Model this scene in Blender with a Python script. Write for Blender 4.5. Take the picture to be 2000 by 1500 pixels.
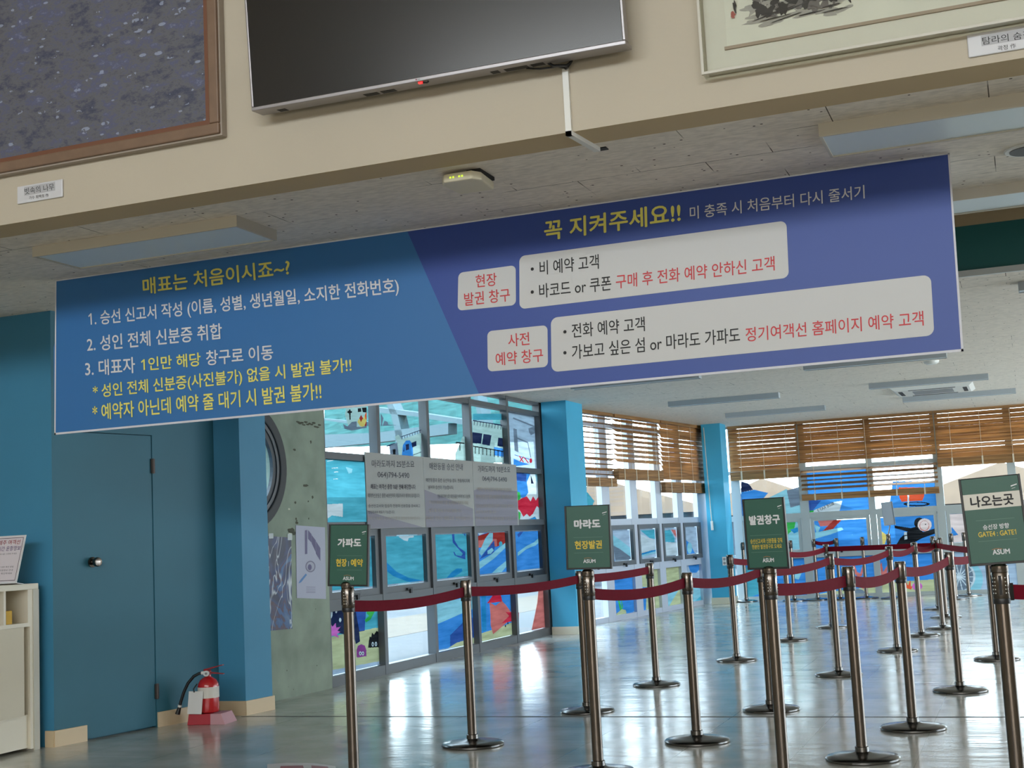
import bpy, math, random
import numpy as np
from mathutils import Vector, Matrix
for o in list(bpy.data.objects): bpy.data.objects.remove(o)
random.seed(4)
SC = bpy.context.scene
COL = SC.collection
PI = math.pi

# ------------------------------------------------------------------ camera
EYE = 1.15
FPX = 2590.4
YAW, PITCH, ROLL = -0.36424818, 0.11610207, -0.04996822
def _basis():
    cy, sy, cp, sp = math.cos(YAW), math.sin(YAW), math.cos(PITCH), math.sin(PITCH)
    f = np.array([sy*cp, cy*cp, sp]); r = np.array([cy, -sy, 0.0]); u = np.cross(r, f)
    cr, sr = math.cos(ROLL), math.sin(ROLL)
    return cr*r+sr*u, -sr*r+cr*u, f
CR, CU, CF = _basis()
cam_d = bpy.data.cameras.new('camera'); cam = bpy.data.objects.new('camera', cam_d); COL.objects.link(cam)
cam_d.sensor_fit = 'HORIZONTAL'; cam_d.sensor_width = 36.0; cam_d.lens = FPX/2000*36.0
cam_d.clip_start = 0.05; cam_d.clip_end = 500
cam.matrix_world = Matrix(((CR[0], CU[0], -CF[0], 0), (CR[1], CU[1], -CF[1], 0), (CR[2], CU[2], -CF[2], EYE), (0, 0, 0, 1)))
SC.camera = cam

# ------------------------------------------------------------------ light and exposure
vs = SC.view_settings
SC.display_settings.display_device = 'sRGB'
vs.view_transform = 'Standard'; vs.look = 'None'; vs.gamma = 1.0; vs.use_curve_mapping = False
vs.exposure = 0.0
SC.cycles.use_denoising = True
SC.cycles.max_bounces = 10; SC.cycles.diffuse_bounces = 6; SC.cycles.glossy_bounces = 5
SC.cycles.transmission_bounces = 8; SC.cycles.transparent_max_bounces = 24
SC.cycles.sample_clamp_indirect = 8.0
SC.cycles.caustics_reflective = False; SC.cycles.caustics_refractive = False

W = bpy.data.worlds.new('daylight'); SC.world = W; W.use_nodes = True
nt = W.node_tree; bg = nt.nodes['Background']
tc = nt.nodes.new('ShaderNodeTexCoord'); sep = nt.nodes.new('ShaderNodeSeparateXYZ'); rmp = nt.nodes.new('ShaderNodeValToRGB')
nt.links.new(tc.outputs['Generated'], sep.inputs[0]); nt.links.new(sep.outputs['Z'], rmp.inputs[0]); nt.links.new(rmp.outputs[0], bg.inputs[0])
rmp.color_ramp.elements[0].position = 0.0; rmp.color_ramp.elements[0].color = (0.80, 0.92, 1.0, 1)
rmp.color_ramp.elements[1].position = 0.8; rmp.color_ramp.elements[1].color = (0.55, 0.77, 1.0, 1)
SKY = 9.8
bg.inputs[1].default_value = SKY

sun_d = bpy.data.lights.new('sun', 'SUN'); sun = bpy.data.objects.new('sun', sun_d); COL.objects.link(sun)
sun_d.energy = 4.0; sun_d.angle = math.radians(0.6); sun_d.color = (1.0, 0.93, 0.82)
sun.rotation_euler = Vector((-0.25, -0.55, -0.95)).to_track_quat('-Z', 'Y').to_euler()

def area(name, loc, direction, sx, sy, power, color, portal=False):
    d = bpy.data.lights.new(name, 'AREA'); d.shape = 'RECTANGLE'; d.size = sx; d.size_y = sy
    d.energy = power; d.color = color
    o = bpy.data.objects.new(name, d); COL.objects.link(o); o.location = loc
    o.rotation_euler = Vector(direction).to_track_quat('-Z', 'Y').to_euler()
    if portal: d.cycles.is_portal = True
    return o
# daylight through the high windows behind the camera
area('clerestory_daylight', (0, -8.75, 5.3), (0.0, 1, -0.24), 15.0, 1.2, 485, (1.0, 0.95, 0.87))
# added lamp on the unseen right side, brightens the far hall
area('added_side_fill', (7.7, 17.5, 1.5), (-1, 0, 0.05), 5.0, 2.3, 260, (0.86, 0.94, 1.0))
area('added_ceiling_fill', (1.5, -8.75, 1.3), (0.0, 1, 0.42), 7.0, 2.2, 230, (1.0, 0.93, 0.84))  # added lamp behind the camera, aimed up to brighten the ceiling
# portals in the glazing that the photograph shows
area('portal_left', (-5.75, 12.5, 1.4), (1, 0, 0), 5.6, 2.8, 1, (1, 1, 1), True)
area('portal_corner', (-5.35, 18.5, 1.4), (0.99, -0.13, 0), 5.0, 2.8, 1, (1, 1, 1), True)
area('portal_far', (1.6, 21.55, 1.4), (0, -1, 0), 12.6, 2.8, 1, (1, 1, 1), True)

# ------------------------------------------------------------------ colours and materials
def lin(c): return c/12.92 if c <= 0.04045 else ((c+0.055)/1.055)**2.4
def rgb(r, g, b): return (lin(r/255), lin(g/255), lin(b/255), 1.0)
MATS = {}
def mat(name, color, rough=0.55, metal=0.0, spec=0.5, emit=None, emit_s=0.0, noise=None, bump=None, coat=0.0):
    """noise=(scale, amount): gentle tone variation;  bump=(scale, strength)"""
    if name in MATS: return MATS[name]
    m = bpy.data.materials.new(name); m.use_nodes = True; MATS[name] = m
    t = m.node_tree; b = t.nodes['Principled BSDF']
    b.inputs['Base Color'].default_value = color; b.inputs['Roughness'].default_value = rough
    b.inputs['Metallic'].default_value = metal; b.inputs['Specular IOR Level'].default_value = spec
    b.inputs['Coat Weight'].default_value = coat
    if emit: b.inputs['Emission Color'].default_value = emit; b.inputs['Emission Strength'].default_value = emit_s
    if noise or bump:
        co = t.nodes.new('ShaderNodeTexCoord')
    if noise:
        n = t.nodes.new('ShaderNodeTexNoise'); n.inputs['Scale'].default_value = noise[0]; n.inputs['Detail'].default_value = 6
        t.links.new(co.outputs['Object'], n.inputs['Vector'])
        r = t.nodes.new('ShaderNodeValToRGB'); k = noise[1]
        r.color_ramp.elements[0].position = 0.3; r.color_ramp.elements[1].position = 0.7
        r.color_ramp.elements[0].color = tuple(max(0, x*(1-k)) for x in color[:3])+(1,)
        r.color_ramp.elements[1].color = tuple(min(1, x*(1+k)) for x in color[:3])+(1,)
        t.links.new(n.outputs['Fac'], r.inputs[0]); t.links.new(r.outputs[0], b.inputs['Base Color'])
    if bump:
        n2 = t.nodes.new('ShaderNodeTexNoise'); n2.inputs['Scale'].default_value = bump[0]; n2.inputs['Detail'].default_value = 4
        t.links.new(co.outputs['Object'], n2.inputs['Vector'])
        bp = t.nodes.new('ShaderNodeBump'); bp.inputs['Strength'].default_value = bump[1]; bp.inputs['Distance'].default_value = 0.01
        t.links.new(n2.outputs['Fac'], bp.inputs['Height']); t.links.new(bp.outputs[0], b.inputs['Normal'])
    return m
def node(t, kind, **kw):
    n = t.nodes.new(kind)
    for k, v in kw.items():
        if k.startswith('in_'): n.inputs[k[3:].replace('_', ' ')].default_value = v
        else: setattr(n, k, v)
    return n
def film_mat(name, color, clear=0.12):
    """printed vinyl on glass: lets light through from behind"""
    if name in MATS: return MATS[name]
    m = bpy.data.materials.new(name); m.use_nodes = True; MATS[name] = m
    t = m.node_tree; t.nodes.remove(t.nodes['Principled BSDF']); out = t.nodes['Material Output']
    tr = node(t, 'ShaderNodeBsdfTranslucent'); df = node(t, 'ShaderNodeBsdfDiffuse'); tp = node(t, 'ShaderNodeBsdfTransparent')
    co = node(t, 'ShaderNodeTexCoord'); ns = node(t, 'ShaderNodeTexNoise'); ns.inputs['Scale'].default_value = 3.0; ns.inputs['Detail'].default_value = 5
    t.links.new(co.outputs['Object'], ns.inputs['Vector'])
    mg = node(t, 'ShaderNodeMapping'); mg.inputs['Scale'].default_value = (1, 1, 9); t.links.new(co.outputs['Object'], mg.inputs[0])
    nw = node(t, 'ShaderNodeTexNoise'); nw.inputs['Scale'].default_value = 2.6; nw.inputs['Detail'].default_value = 6; t.links.new(mg.outputs[0], nw.inputs['Vector'])
    cr = node(t, 'ShaderNodeValToRGB'); cr.color_ramp.elements[0].position = 0.3; cr.color_ramp.elements[1].position = 0.72
    cr.color_ramp.elements[0].color = tuple(x*0.80 for x in color[:3])+(1,); cr.color_ramp.elements[1].color = tuple(min(1,x*1.18+0.01) for x in color[:3])+(1,)
    t.links.new(nw.outputs['Fac'], cr.inputs[0])
    for n in (tr, df, tp): t.links.new(cr.outputs[0], n.inputs['Color'])
    mp = node(t, 'ShaderNodeMapRange'); mp.inputs['To Min'].default_value = max(0.0, clear-0.06); mp.inputs['To Max'].default_value = clear+0.06
    t.links.new(ns.outputs['Fac'], mp.inputs['Value'])
    m1 = node(t, 'ShaderNodeMixShader'); m1.inputs[0].default_value = 0.35
    t.links.new(tr.outputs[0], m1.inputs[1]); t.links.new(df.outputs[0], m1.inputs[2])
    m2 = node(t, 'ShaderNodeMixShader'); t.links.new(mp.outputs[0], m2.inputs[0])
    t.links.new(m1.outputs[0], m2.inputs[1]); t.links.new(tp.outputs[0], m2.inputs[2])
    t.links.new(m2.outputs[0], out.inputs[0])
    return m
def wood_slat_mat():
    m = bpy.data.materials.new('blind_wood'); m.use_nodes = True
    t = m.node_tree; t.nodes.remove(t.nodes['Principled BSDF']); out = t.nodes['Material Output']
    co = node(t, 'ShaderNodeTexCoord'); mpg = node(t, 'ShaderNodeMapping'); mpg.inputs['Scale'].default_value = (0.7, 0.7, 25)
    ns = node(t, 'ShaderNodeTexNoise'); ns.inputs['Scale'].default_value = 2.2; ns.inputs['Detail'].default_value = 4
    t.links.new(co.outputs['Object'], mpg.inputs[0]); t.links.new(mpg.outputs[0], ns.inputs['Vector'])
    r = node(t, 'ShaderNodeValToRGB'); r.color_ramp.elements[0].position = 0.3; r.color_ramp.elements[1].position = 0.72
    r.color_ramp.elements[0].color = rgb(142, 102, 64); r.color_ramp.elements[1].color = rgb(212, 164, 108)
    t.links.new(ns.outputs['Fac'], r.inputs[0])
    df = node(t, 'ShaderNodeBsdfPrincipled'); df.inputs['Roughness'].default_value = 0.5
    tr = node(t, 'ShaderNodeBsdfTranslucent')
    t.links.new(r.outputs[0], df.inputs['Base Color']); t.links.new(r.outputs[0], tr.inputs['Color'])
    m1 = node(t, 'ShaderNodeMixShader'); m1.inputs[0].default_value = 0.42
    t.links.new(df.outputs[0], m1.inputs[1]); t.links.new(tr.outputs[0], m1.inputs[2]); t.links.new(m1.outputs[0], out.inputs[0])
    return m
def glass_mat(name, tint):
    m = bpy.data.materials.new(name); m.use_nodes = True
    t = m.node_tree; t.nodes.remove(t.nodes['Principled BSDF']); out = t.nodes['Material Output']
    tp = node(t, 'ShaderNodeBsdfTransparent'); tp.inputs['Color'].default_value = tint
    gl = node(t, 'ShaderNodeBsdfGlossy'); gl.inputs['Roughness'].default_value = 0.02
    lw = node(t, 'ShaderNodeLayerWeight'); lw.inputs['Blend'].default_value = 0.5
    pw = node(t, 'ShaderNodeMath', operation='POWER'); pw.inputs[1].default_value = 5.0; t.links.new(lw.outputs['Facing'], pw.inputs[0])
    fr = node(t, 'ShaderNodeMath', operation='MULTIPLY_ADD'); fr.inputs[1].default_value = 0.45; fr.inputs[2].default_value = 0.025; t.links.new(pw.outputs[0], fr.inputs[0])
    mx = node(t, 'ShaderNodeMixShader'); t.links.new(fr.outputs[0], mx.inputs[0]); t.links.new(tp.outputs[0], mx.inputs[1]); t.links.new(gl.outputs[0], mx.inputs[2])
    t.links.new(mx.outputs[0], out.inputs[0])
    return m

M_cream = mat('cream_wall_paint', rgb(190, 180, 162), 0.7, noise=(1.2, 0.03), bump=(60, 0.05))
M_under = mat('beam_underside_paint', rgb(196, 174, 138), 0.75, noise=(1.5, 0.04))
M_blue = mat('blue_wall_paint', rgb(60, 130, 164), 0.6, noise=(2.0, 0.04), bump=(80, 0.06))
M_door = mat('teal_door_paint', rgb(40, 98, 116), 0.6, noise=(2.0, 0.04))
M_col = mat('sky_blue_column_paint', rgb(64, 168, 206), 0.55, noise=(2.0, 0.04))
M_base = mat('tan_baseboard', rgb(206, 184, 150), 0.5)
M_plinth = mat('cream_plinth', rgb(214, 208, 186), 0.5)
M_alu = mat('grey_window_aluminium', rgb(86, 88, 91), 0.45, 0.0, noise=(3, 0.05))
M_alu_l = mat('pale_window_aluminium', rgb(186, 192, 204), 0.4, 0.15)
M_alu_d = mat('dark_sash_aluminium', rgb(60, 64, 70), 0.4, 0.3)
M_white = mat('white_plastic', rgb(226, 226, 222), 0.4)
M_black = mat('black_plastic', rgb(22, 22, 24), 0.4)
M_dark = mat('dark_slot', rgb(12, 12, 13), 0.6)
M_glass = glass_mat('window_glass', (0.93, 0.97, 0.97, 1))
M_slat = wood_slat_mat()
M_cord = mat('pale_cord', rgb(205, 190, 165), 0.7)
M_steel = mat('brushed_steel', rgb(112, 104, 97), 0.22, 1.0, noise=(30, 0.05))
M_steel_b = mat('steel_base_plate', rgb(108, 106, 104), 0.22, 1.0)
M_belt = mat('red_belt_webbing', rgb(116, 20, 40), 0.75, spec=0.12, noise=(40, 0.08))
def belt_mat():
    m = M_belt; t = m.node_tree; b = t.nodes['Principled BSDF']; out = t.nodes['Material Output']
    tr = node(t, 'ShaderNodeBsdfTranslucent'); tr.inputs['Color'].default_value = rgb(210,20,46)
    mx = node(t, 'ShaderNodeMixShader'); mx.inputs[0].default_value = 0.2
    t.links.new(b.outputs[0], mx.inputs[1]); t.links.new(tr.outputs[0], mx.inputs[2]); t.links.new(mx.outputs[0], out.inputs[0])
belt_mat()
M_green = mat('sign_green', rgb(38, 88, 74), 0.4)
M_w_txt = mat('lettering_white', rgb(216, 218, 222), 0.6)
M_y_txt = mat('lettering_yellow', rgb(230, 224, 112), 0.6)
M_k_txt = mat('lettering_black', rgb(24, 24, 26), 0.6)
M_r_txt = mat('lettering_red', rgb(206, 60, 66), 0.6)
M_g_txt = mat('lettering_grey', rgb(58, 58, 70), 0.6)
M_lamp = mat('lamp_diffuser', rgb(214, 226, 232), 0.35)
M_lampbox = mat('lamp_housing', rgb(196, 190, 176), 0.5)

def ceiling_mat(name, color, pits):
    m = bpy.data.materials.new(name); m.use_nodes = True; t = m.node_tree; b = t.nodes['Principled BSDF']
    b.inputs['Roughness'].default_value = 0.85
    co = node(t, 'ShaderNodeTexCoord')
    n = node(t, 'ShaderNodeTexNoise'); n.inputs['Scale'].default_value = 55; n.inputs['Detail'].default_value = 5
    mp = node(t, 'ShaderNodeMapping'); mp.inputs['Scale'].default_value = (0.35, 1.0, 1.0)
    t.links.new(co.outputs['Object'], mp.inputs[0]); t.links.new(mp.outputs[0], n.inputs['Vector'])
    r = node(t, 'ShaderNodeValToRGB'); r.color_ramp.elements[0].position = 0.32; r.color_ramp.elements[1].position = 0.62
    r.color_ramp.elements[0].color = tuple(x*0.80 for x in color[:3])+(1,); r.color_ramp.elements[1].color = color
    t.links.new(n.outputs['Fac'], r.inputs[0])
    # tile joints
    br = node(t, 'ShaderNodeTexBrick'); br.offset = 0.5
    for k, v in (('Scale', 1.0), ('Mortar Size', 0.0022), ('Mortar Smooth', 0.0), ('Brick Width', 0.6), ('Row Height', 0.3)): br.inputs[k].default_value = v
    br.inputs['Color1'].default_value = (1, 1, 1, 1); br.inputs['Color2'].default_value = (1, 1, 1, 1); br.inputs['Mortar'].default_value = (0.12, 0.10, 0.08, 1)
    t.links.new(co.outputs['Object'], br.inputs['Vector'])
    n2 = node(t, 'ShaderNodeTexNoise'); n2.inputs['Scale'].default_value = 3.1
    t.links.new(co.outputs['Object'], n2.inputs['Vector'])
    r2 = node(t, 'ShaderNodeValToRGB'); r2.color_ramp.elements[0].position = 0.50; r2.color_ramp.elements[1].position = 0.62
    t.links.new(n2.outputs['Fac'], r2.inputs[0])
    mj = node(t, 'ShaderNodeMix', data_type='RGBA', blend_type='MULTIPLY'); 
    t.links.new(r2.outputs[0], mj.inputs[0]); t.links.new(r.outputs[0], mj.inputs[6]); t.links.new(br.outputs['Color'], mj.inputs[7])
    # worm holes and screw pits
    vo = node(t, 'ShaderNodeTexVoronoi'); vo.inputs['Scale'].default_value = 13.0
    t.links.new(co.outputs['Object'], vo.inputs['Vector'])
    r3 = node(t, 'ShaderNodeValToRGB'); r3.color_ramp.interpolation = 'CONSTANT'
    r3.color_ramp.elements[0].color = (0.14, 0.12, 0.10, 1); r3.color_ramp.elements[1].position = pits; r3.color_ramp.elements[1].color = (1, 1, 1, 1)
    t.links.new(vo.outputs['Distance'], r3.inputs[0])
    mk = node(t, 'ShaderNodeMix', data_type='RGBA', blend_type='MULTIPLY'); mk.inputs[0].default_value = 1.0
    t.links.new(mj.outputs[2], mk.inputs[6]); t.links.new(r3.outputs[0], mk.inputs[7]); t.links.new(mk.outputs[2], b.inputs['Base Color'])
    bp = node(t, 'ShaderNodeBump'); bp.inputs['Strength'].default_value = 0.25; bp.inputs['Distance'].default_value = 0.004
    t.links.new(n.outputs['Fac'], bp.inputs['Height']); t.links.new(bp.outputs[0], b.inputs['Normal'])
    return m
M_ceil = ceiling_mat('textured_ceiling_tile', rgb(238, 229, 218), 0.085)

def floor_mat():
    m = bpy.data.materials.new('polished_vinyl_floor'); m.use_nodes = True; t = m.node_tree; b = t.nodes['Principled BSDF']
    co = node(t, 'ShaderNodeTexCoord')
    n = node(t, 'ShaderNodeTexNoise'); n.inputs['Scale'].default_value = 2.4; n.inputs['Detail'].default_value = 8
    t.links.new(co.outputs['Object'], n.inputs['Vector'])
    r = node(t, 'ShaderNodeValToRGB'); r.color_ramp.elements[0].position = 0.35; r.color_ramp.elements[1].position = 0.68
    r.color_ramp.elements[0].color = rgb(166, 165, 156); r.color_ramp.elements[1].color = rgb(196, 194, 186)
    t.links.new(n.outputs['Fac'], r.inputs[0])
    br = node(t, 'ShaderNodeTexBrick'); br.offset = 0.0
    for k, v in (('Scale', 1.0), ('Mortar Size', 0.0016), ('Brick Width', 0.6), ('Row Height', 0.6)): br.inputs[k].default_value = v
    br.inputs['Color1'].default_value = (1, 1, 1, 1); br.inputs['Color2'].default_value = (0.93, 0.93, 0.93, 1); br.inputs['Mortar'].default_value = (0.62, 0.62, 0.60, 1)
    t.links.new(co.outputs['Object'], br.inputs['Vector'])
    mj = node(t, 'ShaderNodeMix', data_type='RGBA', blend_type='MULTIPLY'); mj.inputs[0].default_value = 1.0
    t.links.new(r.outputs[0], mj.inputs[6]); t.links.new(br.outputs['Color'], mj.inputs[7]); t.links.new(mj.outputs[2], b.inputs['Base Color'])
    # worn polish: slow waves and scuffs
    n3 = node(t, 'ShaderNodeTexNoise'); n3.inputs['Scale'].default_value = 3.2; n3.inputs['Detail'].default_value = 3
    n4 = node(t, 'ShaderNodeTexNoise'); n4.inputs['Scale'].default_value = 16; n4.inputs['Detail'].default_value = 3
    mpf = node(t, 'ShaderNodeMapping'); mpf.inputs['Scale'].default_value = (0.42, 1.5, 1.0); t.links.new(co.outputs['Object'], mpf.inputs[0])
    for x in (n3, n4): t.links.new(mpf.outputs[0], x.inputs['Vector'])
    ad = node(t, 'ShaderNodeMath', operation='MULTIPLY_ADD'); ad.inputs[1].default_value = 0.22
    t.links.new(n4.outputs['Fac'], ad.inputs[0]); t.links.new(n3.outputs['Fac'], ad.inputs[2])
    bp = node(t, 'ShaderNodeBump'); bp.inputs['Strength'].default_value = 0.32; bp.inputs['Distance'].default_value = 0.012
    t.links.new(ad.outputs[0], bp.inputs['Height']); t.links.new(bp.outputs[0], b.inputs['Normal'])
    mr = node(t, 'ShaderNodeMapRange'); mr.inputs['To Min'].default_value = 0.10; mr.inputs['To Max'].default_value = 0.24
    t.links.new(n.outputs['Fac'], mr.inputs['Value']); t.links.new(mr.outputs[0], b.inputs['Roughness'])
    b.inputs['Specular IOR Level'].default_value = 0.75
    return m
M_floor = floor_mat()

def concrete_mat():
    m = bpy.data.materials.new('pale_green_concrete'); m.use_nodes = True; t = m.node_tree; b = t.nodes['Principled BSDF']
    b.inputs['Roughness'].default_value = 0.75
    co = node(t, 'ShaderNodeTexCoord')
    n = node(t, 'ShaderNodeTexNoise'); n.inputs['Scale'].default_value = 4; n.inputs['Detail'].default_value = 9
    t.links.new(co.outputs['Object'], n.inputs['Vector'])
    r = node(t, 'ShaderNodeValToRGB'); r.color_ramp.elements[0].position = 0.3; r.color_ramp.elements[1].position = 0.7
    r.color_ramp.elements[0].color = rgb(124, 136, 122); r.color_ramp.elements[1].color = rgb(148, 160, 144)
    t.links.new(n.outputs['Fac'], r.inputs[0]); t.links.new(r.outputs[0], b.inputs['Base Color'])
    bp = node(t, 'ShaderNodeBump'); bp.inputs['Strength'].default_value = 0.2; bp.inputs['Distance'].default_value = 0.01
    t.links.new(n.outputs['Fac'], bp.inputs['Height']); t.links.new(bp.outputs[0], b.inputs['Normal'])
    return m
M_conc = concrete_mat()

# ------------------------------------------------------------------ mesh helpers
class MB:
    def __init__(s): s.v = []; s.f = []; s.m = []
    def add(s, vs, fs, mi=0):
        o = len(s.v); s.v += [tuple(map(float, v)) for v in vs]; s.f += [tuple(o+i for i in f) for f in fs]; s.m += [mi]*len(fs); return s
    def box(s, lo, hi, mi=0):
        x0, y0, z0 = lo; x1, y1, z1 = hi
        return s.add([(x0,y0,z0),(x1,y0,z0),(x1,y1,z0),(x0,y1,z0),(x0,y0,z1),(x1,y0,z1),(x1,y1,z1),(x0,y1,z1)],
                     [(3,2,1,0),(4,5,6,7),(0,1,5,4),(1,2,6,5),(2,3,7,6),(3,0,4,7)], mi)
    def hexa(s, P, mi=0):   # 8 points: bottom 4 then top 4
        return s.add(P, [(3,2,1,0),(4,5,6,7),(0,1,5,4),(1,2,6,5),(2,3,7,6),(3,0,4,7)], mi)
    def prism(s, poly, z0, z1, mi=0):
        n = len(poly)
        return s.add([(x,y,z0) for x,y in poly]+[(x,y,z1) for x,y in poly],
                     [tuple(range(n-1,-1,-1)), tuple(range(n,2*n))]+[(i,(i+1)%n,n+(i+1)%n,n+i) for i in range(n)], mi)
    def lathe(s, prof, n=24, c=(0,0,0), mi=0, axis=None):
        # prof: [(r,z)], closed top and bottom
        vs = []
        for r, z in prof:
            for k in range(n):
                a = 2*PI*k/n; vs.append((r*math.cos(a), r*math.sin(a), z))
        fs = [(i*n+k, i*n+(k+1)%n, (i+1)*n+(k+1)%n, (i+1)*n+k) for i in range(len(prof)-1) for k in range(n)]
        fs += [tuple(range(n-1,-1,-1)), tuple((len(prof)-1)*n+k for k in range(n))]
        if axis is not None:
            q = Vector((0,0,1)).rotation_difference(Vector(axis)); vs = [tuple(q @ Vector(v)) for v in vs]
        return s.add([(x+c[0],y+c[1],z+c[2]) for x,y,z in vs], fs, mi)
    def tube(s, pts, r, n=8, mi=0, r1=None):
        pts = [Vector(p) for p in pts]; vs = []; L = len(pts)
        for i, p in enumerate(pts):
            d = (pts[min(i+1,L-1)]-pts[max(i-1,0)]).normalized()
            a = d.cross(Vector((0,0,1))); a = a.normalized() if a.length > 1e-4 else Vector((1,0,0)); b = d.cross(a)
            rr = r if r1 is None else r+(r1-r)*i/(L-1)
            for k in range(n):
                t = 2*PI*k/n; vs.append(p+rr*(math.cos(t)*a+math.sin(t)*b))
        fs = [(i*n+k, i*n+(k+1)%n, (i+1)*n+(k+1)%n, (i+1)*n+k) for i in range(L-1) for k in range(n)]
        fs += [tuple(range(n-1,-1,-1)), tuple((L-1)*n+k for k in range(n))]
        return s.add(vs, fs, mi)
    def build(s, name, mats, parent=None, smooth=False, loc=None, bevel=0.0):
        me = bpy.data.meshes.new(name); me.from_pydata(s.v, [], s.f)
        mats = mats if isinstance(mats, (list, tuple)) else [mats]
        for m in mats: me.materials.append(m)
        me.polygons.foreach_set('material_index', s.m)
        if smooth:
            me.polygons.foreach_set('use_smooth', [True]*len(s.f)); me.update()
            try: me.set_sharp_from_angle(angle=math.radians(38))
            except Exception: pass
        me.update()
        o = bpy.data.objects.new(name, me); COL.objects.link(o)
        if parent: o.parent = parent
        if loc: o.location = loc
        if bevel:
            b = o.modifiers.new('edge', 'BEVEL'); b.width = bevel; b.segments = 2; b.limit_method = 'ANGLE'
        return o
def tag(o, label=None, cat=None, group=None, kind=None):
    if label: o['label'] = label
    if cat: o['category'] = cat
    if group: o['group'] = group
    if kind: o['kind'] = kind
    return o
def empty(name, loc=(0,0,0), rz=0.0, label=None, cat=None, group=None, kind=None):
    o = bpy.data.objects.new(name, None); COL.objects.link(o); o.location = loc; o.rotation_euler = (0,0,rz); o.empty_display_size = 0.1
    return tag(o, label, cat, group, kind)
def struct(o, label, cat): return tag(o, label, cat, kind='structure')

class Plane:
    """a flat surface in the room: origin a, unit u, unit v, normal n towards the room"""
    def __init__(s, a, u, v=(0,0,1), n=None):
        s.a = np.array(a, float); s.u = np.array(u, float); s.u = s.u/np.linalg.norm(s.u)
        s.v = np.array(v, float); s.v = s.v/np.linalg.norm(s.v)
        s.n = np.array(n, float) if n is not None else np.cross(s.u, s.v)
        s.n = s.n/np.linalg.norm(s.n)
    def off(s, d): return Plane(s.a+s.n*d, s.u, s.v, s.n)
    def P(s, u, v, d=0.0): return tuple(s.a+s.u*u+s.v*v+s.n*d)
    def at(s, x, y):     # where the sight line through a photograph pixel meets the surface
        d = CF+((x-1000)/FPX)*CR-((y-750)/FPX)*CU; o = np.array([0,0,EYE])
        p = o+d*(((s.a-o)@s.n)/(d@s.n)); q = p-s.a
        return (float(q@s.u), float(q@s.v))
    def box(s, mb, u0, u1, v0, v1, d0, d1, mi=0):
        return mb.hexa([s.P(u0,v0,d0), s.P(u1,v0,d0), s.P(u1,v0,d1), s.P(u0,v0,d1), s.P(u0,v1,d0), s.P(u1,v1,d0), s.P(u1,v1,d1), s.P(u0,v1,d1)], mi)
    def poly(s, mb, pts, d0, d1, mi=0):
        n = len(pts)
        return mb.add([s.P(u,v,d0) for u,v in pts]+[s.P(u,v,d1) for u,v in pts],
                      [tuple(range(n-1,-1,-1)), tuple(range(n,2*n))]+[(i,(i+1)%n,n+(i+1)%n,n+i) for i in range(n)], mi)
def floor_at(x, y, z=0.0):
    d = CF+((x-1000)/FPX)*CR-((y-750)/FPX)*CU; t = (z-EYE)/d[2]
    return (float(d[0]*t), float(d[1]*t))
def crop(ox, oy, s): return lambda pts: [(ox+s*x, oy+s*y) for x, y in pts]

# lettering: glyph outlines from the built-in font, laid flat on a surface
_tc = bpy.data.curves.new('glyphs', 'FONT'); _tc.resolution_u = 3; _to = bpy.data.objects.new('glyphs', _tc); COL.objects.link(_to)
_gc = {}
def glyphs(s):
    if s not in _gc:
        _tc.body = s
        me = bpy.data.meshes.new_from_object(_to)
        co = np.array([v.co[:2] for v in me.vertices], float).reshape(-1, 2); fs = [tuple(p.vertices) for p in me.polygons]
        bpy.data.meshes.remove(me); _gc[s] = (co, fs)
    return _gc[s]
def lettering(name, items, plane, material, parent, d=0.004, px=True):
    """items: (text, top-left, bottom-left, bottom-right, bold) of the inked area"""
    res = []
    for it in items:
        mb = MB(); s, tl, bl, br = it[:4]; bold = it[4] if len(it) > 4 else 0.012
        if px: tl, bl, br = plane.at(*tl), plane.at(*bl), plane.at(*br)
        tl, bl, br = np.array(tl), np.array(bl), np.array(br)
        co, fs = glyphs(s)      # heavier weights: the same outline printed again a hair to each side
        lo, hi = co.min(0)-bold, co.max(0)+bold
        for k, (ox, oy) in enumerate(((0,0),) if bold <= 0 else ((-bold,0),(bold,0),(0,bold),(0,-bold))):
            q = (co+np.array([ox,oy])-lo)/np.maximum(hi-lo, 1e-6)
            P = bl+q[:,:1]*(br-bl)+q[:,1:]*(tl-bl)
            mb.add([plane.P(u, v, d+k*0.00012) for u, v in P], fs)
        o = mb.build(name, material); res.append(o)
        if parent is not None: o.parent = parent
    return res
def dots(mb, plane, px, r, d=0.004, mi=0):
    for x, y in px:
        u, v = plane.at(x, y); mb.add([plane.P(u+r*math.cos(2*PI*k/14), v+r*math.sin(2*PI*k/14), d) for k in range(14)], [tuple(range(14))], mi)

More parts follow.
